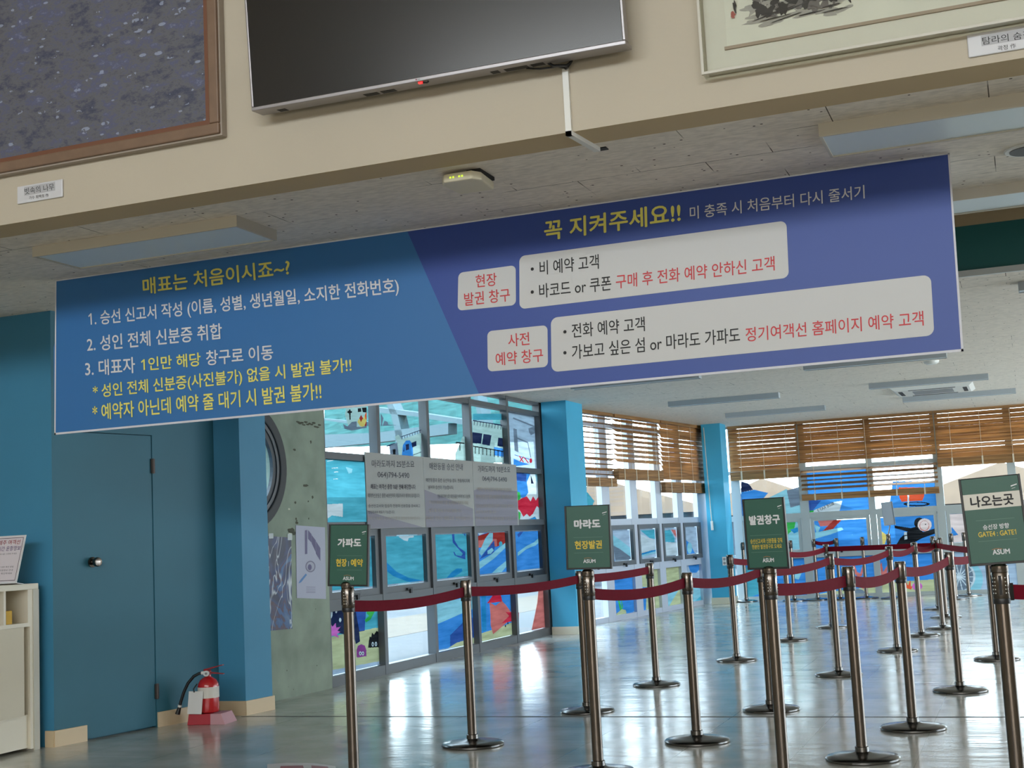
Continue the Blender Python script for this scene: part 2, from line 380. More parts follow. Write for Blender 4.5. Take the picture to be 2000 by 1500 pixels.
# printed picture film: the drawing is cut into one flat sheet, no overlaps
def film(plane, rects, shapes, cell):
    """rects: [(u0,u1,v0,v1)]; shapes: [(material index, [(u,v)...])] later ones win; returns MB with one face per run of colour"""
    mb = MB(); arr = [(mi, np.array(p, float)) for mi, p in shapes]
    for u0, u1, v0, v1 in rects:
        nu, nv = max(1, int(round((u1-u0)/cell))), max(1, int(round((v1-v0)/cell)))
        uu = u0+(np.arange(nu)+0.5)*(u1-u0)/nu; vv = v0+(np.arange(nv)+0.5)*(v1-v0)/nv
        U, V = np.meshgrid(uu, vv); G = np.full(U.shape, -1)
        for mi, p in arr:
            if p[:,0].max() < u0 or p[:,0].min() > u1 or p[:,1].max() < v0 or p[:,1].min() > v1: continue
            ins = np.zeros(U.shape, bool); n = len(p)
            for i in range(n):
                x0, y0 = p[i]; x1, y1 = p[(i+1) % n]
                if y0 == y1: continue
                c = ((y0 > V) != (y1 > V)) & (U < (x1-x0)*(V-y0)/(y1-y0)+x0); ins ^= c
            G[ins] = mi
        ue = u0+np.arange(nu+1)*(u1-u0)/nu; ve = v0+np.arange(nv+1)*(v1-v0)/nv
        for j in range(nv):
            i = 0
            while i < nu:
                k = i
                while k < nu and G[j,k] == G[j,i]: k += 1
                if G[j,i] >= 0:
                    mb.add([plane.P(ue[i],ve[j]), plane.P(ue[k],ve[j]), plane.P(ue[k],ve[j+1]), plane.P(ue[i],ve[j+1])], [(0,1,2,3)], int(G[j,i]))
                i = k
    return mb
def blob(c, rx, ry, n=16): return [(c[0]+rx*math.cos(2*PI*k/n), c[1]+ry*math.sin(2*PI*k/n)) for k in range(n)]
# ------------------------------------------------------------------ surfaces everything is placed on
H = 2.77                                    # ceiling height
PL_A = Plane((-5.50, 9.85, 0), (0.11, 5.35, 0))          # long window wall
PL_B = Plane((-5.34, 16.2, 0), (0.62, 4.55, 0))          # window wall turning in behind the first column
PL_F = Plane((0, 21.2, 0), (1, 0, 0))                    # far window wall
PL_BEAM = Plane((0, 4.97, 0), (1, 0, 0))                 # face of the deep beam
PL_BAN = Plane((0, 6.13, 0), (1, 0, 0))                  # banner
PL_D = Plane((-5.80, 6.87, 0), (0.28, 1.41, 0))          # door wall
PL_C = Plane((-5.60, 8.1, 0), (0.13, 1.75, 0))                 # bare concrete wall
PL_CAB = Plane((-5.85, 0, 0), (0, 1, 0))                 # front of the reception unit

# ------------------------------------------------------------------ room shell
outline = [(8.2,21.35),(-4.80,21.35),(-4.83,20.75),(-5.46,16.2),(-5.50,15.2),(-5.60,9.85),(-5.60,8.1),(-5.92,6.97),(-10.2,6.97)]
struct(MB().prism([(-10.2,-9.2),(8.2,-9.2)]+outline, -0.12, 0.0).build('floor', M_floor), 'polished grey-green vinyl tile floor of the hall', 'floor')
m = MB()
m.prism([(-10.2,5.17),(8.2,5.17),(8.2,7.3),(-5.80,7.3),(-5.92,6.97),(-10.2,6.97)], H, H+0.2)
m.prism([(-5.82,7.3),(-4.5,7.3),(-4.5,9.43),(-5.60,9.43),(-5.60,8.1)], H, H+0.2)
m.prism([(6,7.3),(8.2,7.3),(8.2,9.43),(6,9.43)], H, H+0.2)
m.prism([(-5.60,9.43),(8.2,9.43)]+outline[:6], H, H+0.2)
ceil = struct(m.build('ceiling', M_ceil), 'flat ceiling of pitted textured tiles over the passage', 'ceiling')
# recess over the passage: green panel, tan band, dark top, white edge strip
m = MB()
m.box((-4.5,9.395,H),(6,9.428,3.11),0); m.box((-4.5,9.395,3.11),(6,9.428,3.30),1)
m.box((-4.55,7.25,3.30),(6.05,9.5,3.36),2); m.box((-4.5,7.24,H+0.2),(6,7.3,3.30),2)
m.box((-4.56,7.25,H+0.2),(-4.5,9.5,3.30),2); m.box((6,7.25,H+0.2),(6.06,9.5,3.30),2)
struct(m.build('ceiling_upper', [mat('recess_green', rgb(40,110,110),0.6), M_under, mat('recess_dark', rgb(58,48,44),0.8)]), 'open ceiling recess with dark green panel above the passage', 'ceiling recess')
struct(MB().box((-4.5,9.37,H-0.012),(6,9.395,H+0.03)).build('trim_1', mat('white_edge_trim', rgb(214,220,220),0.4)), 'white edge strip along the green ceiling recess', 'trim')
m = MB(); m.box((-10.2,4.97,H),(8.2,5.17,6.3),0); 
wf = struct(m.build('wall_front', [M_cream, M_under]), 'cream wall above the passage holding the television and paintings', 'wall')
wf.data.polygons[0].material_index = 1
struct(MB().box((-10.2,-9.2,6.2),(8.2,4.97,6.35)).build('ceiling_front', M_cream), 'high ceiling of the entrance hall', 'ceiling')
# entrance hall walls around the camera, with the high windows that light the hall
m = MB(); m.box((-10.2,-9.2,0),(8.2,-9.0,4.35)); m.box((-10.2,-9.2,5.95),(8.2,-9.0,6.2)); m.box((-10.2,-9.2,4.35),(-7.6,-9.0,5.95)); m.box((7.6,-9.2,4.35),(8.2,-9.0,5.95))
struct(m.build('wall_back', M_cream), 'back wall of the entrance hall with high windows', 'wall')
m = MB(); m.box((-10.2,-9.0,0),(-10.0,6.87,6.2))
struct(m.build('wall_outer', M_cream), 'left wall of the entrance hall', 'wall')
m = MB(); m.box((8.0,-9.0,0),(8.2,8.4,6.2)); m.box((8.0,8.4,0),(8.2,21.35,0.25)); m.box((8.0,8.4,2.65),(8.2,21.35,H)); m.box((8.0,19.6,0.25),(8.2,21.35,2.65))
struct(m.build('wall_right', M_cream), 'right wall of the hall with a long added opening', 'wall')
struct(MB().box((-10.0,6.87,0),(-5.80,6.97,H)).build('wall_left', M_blue), 'blue wall behind the cream reception unit', 'wall')
m = MB(); U0, U1, DH = 0.25, 0.845, 1.99; UL = 1.435
PL_D.box(m, 0.0, U0, 0, H, -0.10, 0); PL_D.box(m, U1, UL, 0, H, -0.10, 0); PL_D.box(m, U0, U1, DH, H, -0.10, 0); PL_D.box(m, U0, U1, 0, DH, -0.10, -0.05)
struct(m.build('wall_inner', M_door), 'teal wall around the flush door', 'wall')
# door
d = empty('door_1', PL_D.P(U0, 0), label='teal flush door with round steel knob in the teal wall', cat='door', kind='structure')
def local(o, root):
    
    for q in (o if isinstance(o, list) else [o]): q.parent = root; q.matrix_parent_inverse = Matrix.Translation(-Vector(root.location))
    return o
m = MB(); PL_D.box(m, U0+0.004, U1-0.004, 0.012, DH-0.004, -0.045, -0.006); local(m.build('door_panel', M_door), d)
kx, kz = PL_D.at(181, 1098)
m = MB(); kc = PL_D.P(kx, kz, -0.006); m.lathe([(0.034,0),(0.034,0.008),(0.018,0.012),(0.016,0.030),(0.028,0.036),(0.032,0.052),(0.028,0.064),(0.012,0.068)], 20, kc, axis=PL_D.n)
kn = local(m.build('knob', M_steel, smooth=True), d)
for z in (1.775, 0.24):
    m = MB(); PL_D.box(m, U1-0.012, U1+0.018, z-0.05, z+0.05, -0.004, 0.006); m.tube([PL_D.P(U1,z-0.052,0.008), PL_D.P(U1,z+0.052,0.008)], 0.007)
    local(m.build('hinge', mat('dark_bronze_hinge', rgb(74,66,62),0.5,0.6)), d)
# pillar between the door wall and the bare concrete
pf = [floor_at(425,1397), floor_at(481,1397), floor_at(533,1386)]
pil = [pf[0], pf[1], pf[2], (-5.47, pf[2][1]+0.03)]
pil = [(pf[0][0]-0.0, pf[0][1]), pf[1], pf[2], (-5.50, pf[2][1]+0.02), (-5.51, pf[0][1]+0.01)]
struct(MB().prism(pil, 0, H).build('pillar', M_blue), 'blue pillar between the teal door and the bare concrete wall', 'pillar')
# baseboards
m = MB(); m.box((-5.86,6.855,0),(-5.795,6.87,0.10)); PL_D.box(m, -0.005, U0-0.003, 0, 0.10, 0, 0.013)
struct(m.build('baseboard_left', M_base), 'tan baseboard between the reception unit and the door', 'baseboard')
m = MB(); PL_D.box(m, U1+0.004, UL, 0, 0.10, 0, 0.013)
struct(m.build('baseboard_middle', M_base), 'tan baseboard behind the fire extinguisher', 'baseboard')
def skirt(poly, h, t):
    mb = MB()
    for a, b in zip(poly[:-1], poly[1:]):
        p = Plane((a[0],a[1],0), (b[0]-a[0], b[1]-a[1], 0)); L = math.hypot(b[0]-a[0], b[1]-a[1]); p.box(mb, -t, L+t, 0, h, -0.001, t)
    return mb
struct(skirt(pil[:3], 0.10, 0.012).build('baseboard_right', M_base), 'tan baseboard wrapping the blue pillar', 'baseboard')
# bare concrete wall with the round window hole
def wall_with_hole(pl, u0, u1, v0, v1, cu, cv, r, depth, n=64):
    mb = MB(); ring = []; rim = []
    for k in range(n):
        a = 2*PI*k/n; c, s = math.cos(a), math.sin(a)
        t = min((u1-cu)/c if c > 1e-9 else 1e9, (u0-cu)/c if c < -1e-9 else 1e9, (v1-cv)/s if s > 1e-9 else 1e9, (v0-cv)/s if s < -1e-9 else 1e9)
        ring.append((cu+r*c, cv+r*s)); rim.append((cu+t*c, cv+t*s))
    corners = [(u1,v1),(u0,v1),(u0,v0),(u1,v0)]
    P = [pl.P(*p) for p in ring]+[pl.P(*p) for p in rim]+[pl.P(p[0],p[1],-depth) for p in ring]+[pl.P(*p) for p in corners]
    fs = []
    for k in range(n):
        j = (k+1) % n; a, b = rim[k], rim[j]; extra = []
        for ci, cnr in enumerate(corners):
            on_a = abs(a[0]-cnr[0]) < 1e-6 or abs(a[1]-cnr[1]) < 1e-6; on_b = abs(b[0]-cnr[0]) < 1e-6 or abs(b[1]-cnr[1]) < 1e-6
            same = (abs(a[0]-b[0]) < 1e-6 or abs(a[1]-b[1]) < 1e-6)
            if on_a and on_b and not same: extra = [3*n+ci]
        fs.append(tuple([k, n+k]+extra+[n+j, j])); fs.append((k, j, 2*n+j, 2*n+k))
    mb.add(P, fs); return mb
def circle3(p, q, r):
    ax, ay = p; bx, by = q; cx, cy = r; D2 = 2*(ax*(by-cy)+bx*(cy-ay)+cx*(ay-by))
    ux = ((ax*ax+ay*ay)*(by-cy)+(bx*bx+by*by)*(cy-ay)+(cx*cx+cy*cy)*(ay-by))/D2
    uy = ((ax*ax+ay*ay)*(cx-bx)+(bx*bx+by*by)*(ax-cx)+(cx*cx+cy*cy)*(bx-ax))/D2
    return (ux, uy), math.hypot(ax-ux, ay-uy)
RC, RR = circle3(PL_C.at(552,919.6), PL_C.at(521,815.6), PL_C.at(522.5,1015.8)); print('ROUND', RC, RR)
cw = struct(wall_with_hole(PL_C, -0.1, 1.75, 0, H, RC[0], RC[1], RR-0.05, 0.14).build('wall_middle', M_conc), 'pale green bare concrete wall with chips beside the windows', 'wall')
M_chip = mat('bare_chip', rgb(74,76,62),0.8); M_chip2 = mat('glue_remnant', rgb(196,196,180),0.7)
m = MB(); kk = crop(500,800,0.17333)
rnd = random.Random(3)
def chip(cx, cy, rx, ry, mi=0):
    (u, v) = PL_C.at(*kk([(cx,cy)])[0]); s = 0.17333*9.9/2590*1.75
    n = 11; m.add([PL_C.P(u+rx*s*1.6*math.cos(2*PI*i/n)*rnd.uniform(.6,1.1), v+ry*s*0.6*math.sin(2*PI*i/n)*rnd.uniform(.6,1.1), 0.002) for i in range(n)], [tuple(range(n))], mi)
for cx in range(470, 720, 22): chip(cx, 150+rnd.uniform(-22,22)+(cx-470)*0.13, 17, 13)
for c in [(432,452,12,14),(615,362,7,26),(555,857,26,18),(635,988,8,22),(440,1048,10,15),(587,1035,6,12),(457,1275,12,20),(395,1360,30,32),(450,1230,6,16),(592,1228,5,14),(372,1122,10,14,1),(425,1395,18,26),(380,1405,16,20,1)]: chip(*c)
kk = crop(0,980,0.32)
for c in [(1810,115,5,12),(1925,655,3,9),(1750,1030,4,10),(1933,1000,3,9),(1790,1145,3,5),(1760,1130,2,4)]: chip(*c)
m.build('paint_chip', [M_chip, M_chip2], cw)
# round window
w1 = empty('window_1', PL_C.P(RC[0], RC[1], 0), label='round porthole window half hidden behind the blue pillar', cat='window', kind='structure')
def ring(r0, r1, d0, d1, n=56):
    mb = MB(); P = []
    for k in range(n):
        c, s = math.cos(2*PI*k/n), math.sin(2*PI*k/n)
        for r, dd in ((r0,d0),(r1,d0),(r1,d1),(r0,d1)): P.append(tuple(PL_C.n*dd+PL_C.u*(r*c)+PL_C.v*(r*s)))
    fs = []
    for k in range(n):
        j = (k+1) % n
        for e in range(4): fs.append((k*4+e, j*4+e, j*4+(e+1)%4, k*4+(e+1)%4))
    return mb.add(P, fs)
ring(RR-0.082,RR,0.001,0.045).build('gasket', mat('black_rubber', rgb(46,48,50),0.6), w1, bevel=0.01)
ring(RR-0.115,RR-0.081,0.0,0.03).build('frame', M_alu, w1)
ring(RR-0.157,RR-0.114,-0.01,0.02).build('inner_ring', mat('dark_ring', rgb(58,62,68),0.5), w1)
RG = RR-0.15
MB().add([tuple(PL_C.n*dd+PL_C.u*(RG*math.cos(2*PI*k/40))+PL_C.v*(RG*math.sin(2*PI*k/40))) for dd in (-0.004,0.0) for k in range(40)], [tuple(range(39,-1,-1)), tuple(range(40,80))]).build('pane', M_glass, w1)
# columns
struct(MB().box((-5.37,15.03,0),(-5.055,15.66,H)).build('column', M_col), 'sky blue column between the two runs of windows', 'column')
struct(MB().box((-5.375,15.018,0),(-5.043,15.672,0.09)).build('trim_2', M_plinth), 'cream plinth at the foot of the nearer column', 'trim')
struct(MB().box((-4.63,20.3,0),(-4.335,20.72,H)).build('column', M_col), 'sky blue column in the far corner by the blinds', 'column')
struct(MB().box((-4.642,20.288,0),(-4.323,20.73,0.10)).build('trim_3', M_plinth), 'cream plinth at the foot of the far corner column', 'trim')
# floor joint strip
m = MB(); rj = random.Random(8); xx = -5.3; 
while xx < 7.9:
    x2 = min(xx+0.35, 7.9); w0 = 0.009+rj.uniform(-.002,.003); m.box((xx,8.22-w0,0),(x2,8.22+w0,0.0015)); xx = x2
struct(m.build('trim_4', mat('black_joint_filler', rgb(34,32,30),0.55)), 'dark expansion joint strip across the floor', 'floor joint')

# ------------------------------------------------------------------ glazed walls
def glazing(name, pl, u0, u1, mull, rails, depth, gd, label, mats=(0,), panes=None):
    """mull: [(u0,u1)], rails: [(v0,v1)] – one frame mesh, one glass mesh"""
    r = empty(name, pl.P((u0+u1)/2, 0, 0), label=label, cat='window', kind='structure')
    mb = MB()
    for a, b in mull: pl.box(mb, a, b, 0, H, -depth, 0)
    ms = sorted(mull)
    for a, b in rails:
        for (m0, m1), (n0, n1) in zip(ms[:-1], ms[1:]): pl.box(mb, m1, n0, a, b, -depth, -0.004)
    local(mb.build('frame', mats[0]), r)
    mb = MB(); pl.box(mb, u0, u1, rails[0][1]-0.01, H-0.01, -gd-0.004, -gd); local(mb.build('pane', M_glass), r)
    return r
def sash(root, pl, u0, u1, v0, v1, d0, d1, wd, material, swing=0.0):
    mb = MB()
    for a, b, c, e in ((u0,u1,v1-wd,v1),(u0,u1,v0,v0+wd),(u0,u0+wd,v0+wd,v1-wd),(u1-wd,u1,v0+wd,v1-wd)): pl.box(mb, a, b, c, e, d0, d1)
    f = local(mb.build('awning_sash', material), root)
    uc = (u0+u1)/2; mb = MB(); pl.box(mb, uc-0.05, uc+0.05, v0+0.012, v0+0.03, d1, d1+0.02); pl.box(mb, uc-0.02, uc+0.015, v0-0.02, v0+0.02, d1+0.015, d1+0.035)
    h = mb.build('handle', M_black); h.parent = f
A_P = 1.045
A_mull = [(-0.06,0.06)]+[(1.0+A_P*k, 1.06+A_P*k) for k in range(4)]+[(5.16,5.36)]
rails_A = [(0,0.085),(0.62,0.715),(1.30,1.365),(1.905,1.965),(2.60,2.655),(2.735,H)]
wA = glazing('window_2', PL_A, 0.0, 5.3, A_mull, rails_A, 0.085, 0.07, 'long grey framed window wall with a painted ship and sea film', [M_alu])
for k in range(5):
    u0 = (A_mull[k][1]); u1 = A_mull[k+1][0]
    sash(wA, PL_A, u0+0.012, u1-0.012, 0.713, 1.302, -0.066, -0.022, 0.062, M_alu_d if k == 4 else M_alu)
B_mull = [(-1.0,-0.78),(-0.12,0.1),(0.70,0.94),(1.63,1.86),(2.53,2.75),(3.35,3.57),(4.19,4.62)]
rails_B = [(0,0.07),(0.62,0.72),(1.26,1.345),(1.93,2.0),(2.585,2.64),(2.735,H)]
wB = glazing('window_3', PL_B, -0.8, 4.6, B_mull, rails_B, 0.075, 0.05, 'window wall behind the blinds turning in towards the far corner', [M_alu_l])
for k in range(1, 6):
    u0 = B_mull[k][1]; u1 = B_mull[k+1][0]
    sash(wB, PL_B, u0-0.05, u1+0.05, 0.718, 1.262, -0.036, -0.008+0.02, 0.06, M_alu)
F_mull = [(-4.80,-4.745),(-4.41,-4.27),(-3.335,-3.205),(-2.285,-2.19),(-1.285,-1.17),(-0.235,-0.12),(0.83,0.93),(1.88,1.98),(2.93,3.05)]
rails_F = [(0,0.05),(0.625,0.71),(1.245,1.33),(1.99,2.05),(2.735,H)]
wF = glazing('window_4', PL_F, -4.78, 3.0, F_mull, rails_F, 0.09, 0.07, 'far window wall behind the wooden blinds with a painted sea film', [mat('silver_window_aluminium', rgb(172,180,180),0.4,0.15)])
for k in range(1, 8):
    sash(wF, PL_F, F_mull[k][1]+0.01, F_mull[k+1][0]-0.01, 0.708, 1.247, -0.066, -0.015, 0.05, MATS['silver_window_aluminium'])
struct(MB().box((3.0,21.2,0),(8.0,21.35,H)).build('wall_far', M_cream), 'far wall beyond the windows', 'wall')

# ------------------------------------------------------------------ hanging banner
ban = empty('hanging_banner', (-2.67, 6.13, 2.77), label='long two-tone blue printed banner hanging from the ceiling across the passage', cat='banner')
M_bl = mat('banner_blue', rgb(48, 112, 174), 0.45); M_nv = mat('banner_navy', rgb(46, 74, 154), 0.45); M_hem = mat('banner_hem', rgb(214, 214, 222), 0.6); M_box = mat('banner_white_print', rgb(206, 206, 206), 0.55)
bw = [PL_BAN.at(*p) for p in ((108,548),(1855,297),(1882,688),(105,848))]
bz1, bz0 = 2.768, 1.871
bx = lambda z: (-5.148+(0.012 if z > 2.4 else -0.006), -0.186-(2.77-z)*0.018)
def wave(u, v): return 0.006*math.sin(u*2.3+0.6)+0.004*math.sin(v*6+u*1.1)
def ban_sheet(name, quadfn, mi_mat, d, nu=60, nv=14):
    mb = MB(); vs = []
    for j in range(nv+1):
        for i in range(nu+1):
            u, v = quadfn(i/nu, j/nv); vs.append(PL_BAN.P(u, v, d))
    fs = [(j*(nu+1)+i, j*(nu+1)+i+1, (j+1)*(nu+1)+i+1, (j+1)*(nu+1)+i) for j in range(nv) for i in range(nu)]
    mb.add(vs, fs); return local(mb.build(name, mi_mat), ban)
s0, s1 = PL_BAN.at(797,455), PL_BAN.at(935,768)
sl = (s1[0]-s0[0])/(s1[1]-s0[1]); div = lambda v: s0[0]+(v-s0[1])*sl
zz = lambda t: bz0+(bz1-bz0)*t
# cloth body: one thin sheet, printed in two colours
mb = MB(); NV = 16
for a, b, mi in ((lambda v: bx(v)[0], div, 0), (div, lambda v: bx(v)[1], 1)):
    vs = []; nu = 30
    for j in range(NV+1):
        v = zz(j/NV)
        for i in range(nu+1):
            u = a(v)+(b(v)-a(v))*i/nu; vs.append(PL_BAN.P(u, v, 0.0))
    mb.add(vs, [(j*(nu+1)+i, j*(nu+1)+i+1, (j+1)*(nu+1)+i+1, (j+1)*(nu+1)+i) for j in range(NV) for i in range(nu)], mi)
vs = [PL_BAN.P(u, v, -0.002) for v in (bz0, bz1) for u in bx(v)]; mb.add(vs, [(0,2,3,1)], 2)
cloth = local(mb.build('cloth', [M_bl, M_nv, M_hem]), ban)
mb = MB()
hz = 0.011
mb.add([PL_BAN.P(bx(bz0)[0],bz0,0.0015), PL_BAN.P(bx(bz0)[1],bz0,0.0015), PL_BAN.P(bx(bz0)[1],bz0+hz,0.0015), PL_BAN.P(bx(bz0)[0],bz0+hz,0.0015)], [(0,1,2,3)])
mb.add([PL_BAN.P(bx(bz1)[0],bz1-0.006,0.0015), PL_BAN.P(bx(bz1)[1],bz1-0.006,0.0015), PL_BAN.P(bx(bz1)[1],bz1,0.0015), PL_BAN.P(bx(bz1)[0],bz1,0.0015)], [(0,1,2,3)])
for sgn, k in ((1,0),(-1,1)):
    mb.add([PL_BAN.P(bx(bz0)[k],bz0,0.0015), PL_BAN.P(bx(bz0)[k]+sgn*0.010,bz0,0.0015), PL_BAN.P(bx(bz1)[k]+sgn*0.008,bz1,0.0015), PL_BAN.P(bx(bz1)[k],bz1,0.0015)], [(0,1,2,3)])
local(mb.build('hem', M_hem), ban)
def rrect(pl, TL, TR, BR, BL, r, d, mb):
    C = [np.array(pl.at(*p)) for p in (TL, TR, BR, BL)]; pts = []
    for i in range(4):
        p, q, n = C[i], C[i-1], C[(i+1) % 4]; a = (q-p)/np.linalg.norm(q-p); b = (n-p)/np.linalg.norm(n-p)
        c = p+r*a+r*b
        for k in range(7):
            t = (PI/2)*k/6; pts.append(c-r*math.cos(t)*b*1.0-r*math.sin(t)*a if False else c-r*(math.cos(t)*b+math.sin(t)*a))
    mb.add([pl.P(u, v, d) for u, v in pts], [tuple(range(len(pts)))]); return mb
mb = MB()
rrect(PL_BAN, (895.5,533),(1007.5,518),(1008,596),(894,607), 0.026, 0.002, mb); rrect(PL_BAN, (1014.5,500.5),(1536,431),(1541,542.5),(1015,604), 0.03, 0.002, mb)
rrect(PL_BAN, (952,647),(1069.5,635),(1070.5,716.5),(953,726), 0.026, 0.002, mb); rrect(PL_BAN, (1076,621),(1818,536.5),(1825,655),(1077.5,727), 0.034, 0.002, mb)
local(mb.build('printed_panel', M_box), ban)
D = lambda t, a, b, c, w=0.014: (t,)+tuple(crop(100,450,0.35)([a,b,c]))+(w,)
E = lambda t, a, b, c, w=0.012: (t,)+tuple(crop(780,300,0.35)([a,b,c]))+(w,)
F = lambda t, a, b, c, w=0.012: (t,)+tuple(crop(1300,280,0.35)([a,b,c]))+(w,)
yl = [D('매표는 처음이시죠~?', (510,268),(515,362),(1337,252), 0.018),
      D('𝟣인만 해당', (502,712),(505,787),(838,757)),
      D('* 성인 전체 신분증(사진불가) 없을 시 발권 불가!!', (233,862),(236,950),(1680,803)),
      D('* 예약자 아닌데 예약 줄 대기 시 발권 불가!!', (231,972),(234,1063),(1512,944)),
      E('꼭 지켜주세요!!', (808,378),(810,490),(1572,384), 0.02)]
wl = [D('𝟣. 승선 신고서 작성 (이름, 성별, 생년월일, 소지한 전화번호)', (208,455),(212,548),(1945,364)),
      D('2. 성인 전체 신분증 취합', (200,594),(203,680),(957,606)),
      D('3. 대표자', (190,728),(193,817),(472,796)), D('창구로 이동', (865,672),(868,756),(1242,722)),
      F('미 충족 시 처음부터 다시 줄서기', (135,354),(137,426),(1112,308), 0.006)]
rl = [E('현장', (426,678),(428,750),(545,737), 0.006), E('발권 창구', (362,779),(365,852),(620,824), 0.006), E('사전', (607,1008),(610,1080),(728,1068), 0.006), E('예약 창구', (537,1112),(540,1186),(805,1161), 0.006),
      ('구매 후 전화 예약 안하신 고객', (1203,537),(1203.5,564.5),(1513.5,528.5), 0.006), ('정기여객선 홈페이지 예약 고객', (1456,640),(1457,668),(1804.5,636), 0.006)]
kl = [E('비 예약 고객', (783,600),(785,680),(1115,643), 0.006), E('바코드 or 쿠폰', (780,728),(783,808),(1185,763), 0.006), E('전화 예약 고객', (962,950),(965,1030),(1372,991), 0.006),
      ('가보고 싶은 섬 or 마라도 가파도', (1117,674),(1117.75,702.5),(1446,668.5), 0.006)]
for nm, its, mt in (('yellow_lettering', yl, M_y_txt), ('white_lettering', wl, M_w_txt), ('red_lettering', rl, M_r_txt), ('black_lettering', kl, M_k_txt)):
    local(lettering(nm, its, PL_BAN, mt, None, 0.0035), ban)
mb = MB(); dots(mb, PL_BAN, crop(780,300,0.35)([(743,645),(743,773),(925,995),(925,1112)]), 0.0085, 0.0035); local(mb.build('bullet_dots', M_k_txt), ban)

# ------------------------------------------------------------------ things on the beam wall
tv = empty('television', (-2.14, 4.97, 3.5), label='large wall-mounted flat television with silver bezel above the passage', cat='television')
PT = Plane((-2.985, 4.83, 3.047), (1, 0, -0.006), (0, -0.07, 1)); TW, TH = 1.688, 0.955
M_silver = mat('silver_bezel', rgb(158,154,156), 0.35, 0.7); M_scr = mat('television_screen', rgb(20,18,18), 0.22, 0.0, 0.6)
mb = MB(); PT.box(mb, 0.012, TW-0.012, 0.018, TH-0.012, -0.004, -0.0005); local(mb.build('screen', M_scr), tv)
mb = MB(); PT.box(mb, 0, TW, 0, 0.017, -0.088, 0.004); PT.box(mb, 0, 0.011, 0.017, TH, -0.045, 0.004); PT.box(mb, TW-0.011, TW, 0.017, TH, -0.045, 0.004); PT.box(mb, 0.011, TW-0.011, TH-0.011, TH, -0.045, 0.004)
bz = local(mb.build('bezel', M_silver, bevel=0.003), tv)
mb = MB(); PT.poly(mb, [(0.012,0.016),(TW-0.012,0.016),(TW-0.012,TH-0.012),(0.012,TH-0.012)], -0.012, -0.045)
P0 = [PT.P(u,v,-0.045) for u, v in ((0.004,0.018),(TW-0.004,0.018),(TW-0.004,TH-0.01),(0.004,TH-0.01))]; P1 = [PT.P(u,v,-0.085) for u, v in ((0.09,0.03),(TW-0.09,0.03),(TW-0.09,TH-0.03),(0.09,TH-0.03))]
mb.hexa([P0[0],P0[1],P1[1],P1[0],P0[3],P0[2],P1[2],P1[3]]); local(mb.build('back_housing', mat('grey_plastic', rgb(104,100,98),0.45), bevel=0.004), tv)
mb = MB()
for a, b in ((0.52,0.585),(0.60,0.665),(0.10,0.14),(1.10,1.135),(1.16,1.26),(1.275,1.33)): PT.box(mb, a, b, -0.001, 0.004, -0.076, -0.040)
local(mb.build('vent_slot', M_dark), tv)
mb = MB(); PT.box(mb, 0.5, 1.2, 0.25, 0.75, -0.128, -0.08); local(mb.build('wall_bracket', M_black), tv)
mb = MB(); PT.box(mb, 0.792, 0.812, -0.006, 0.003, -0.02, -0.008); st = local(mb.build('standby_light', mat('red_standby_led', rgb(200,30,30),0.4,emit=rgb(255,40,40),emit_s=2.0)), tv)
mb = MB(); mb.tube([PT.P(0.812,-0.004,-0.012), PT.P(0.83,-0.007,-0.012), PT.P(0.838,-0.001,-0.014)], 0.004, 6); local(mb.build('sensor_bump', M_black), tv)
local(lettering('logo_lettering', [('LG', (0.797,0.0115),(0.797,0.0055),(0.806,0.0055),0.01)], PT, mat('logo_grey', rgb(60,58,60),0.5), None, 0.0048, px=False), tv)
mb = MB(); mb.add([PT.P(0.790+0.0035*math.cos(2*PI*k/14),0.0085+0.0035*math.sin(2*PI*k/14),0.0048) for k in range(14)], [tuple(range(14))]); local(mb.build('logo_disc', mat('logo_maroon', rgb(110,40,60),0.5)), tv)
mb = MB(); cx0 = -1.60
mb.tube([(cx0-0.05,4.90,3.052),(cx0-0.02,4.90,3.03),(cx0+0.03,4.915,3.028),(cx0+0.05,4.92,3.045),(cx0+0.03,4.93,3.03),(cx0+0.012,4.955,3.03)], 0.006, 6); mb.tube([(cx0-0.14,4.91,3.045),(cx0-0.08,4.90,3.028),(cx0-0.01,4.92,3.032),(cx0+0.01,4.955,3.035)], 0.004, 6)
local(mb.build('power_cable', M_black, smooth=True), tv)
cd = empty('cable_duct', (-1.59, 4.97, 2.9), label='thin white cable duct running from the television down under the beam', cat='cable duct')
mb = MB(); mb.box((-1.603,4.952,2.752),(-1.578,4.97,3.032)); mb.hexa([(-1.603,4.952,2.752),(-1.578,4.952,2.752),(-1.545,5.235,2.752),(-1.570,5.235,2.752),(-1.603,4.952,2.77),(-1.578,4.952,2.77),(-1.545,5.235,2.77),(-1.570,5.235,2.77)])
local(mb.build('duct', M_white), cd)
mb = MB(); mb.box((-1.568,5.235,2.7655),(-1.52,5.275,2.7695)); local(mb.build('ceiling_cut_out', M_dark), cd)

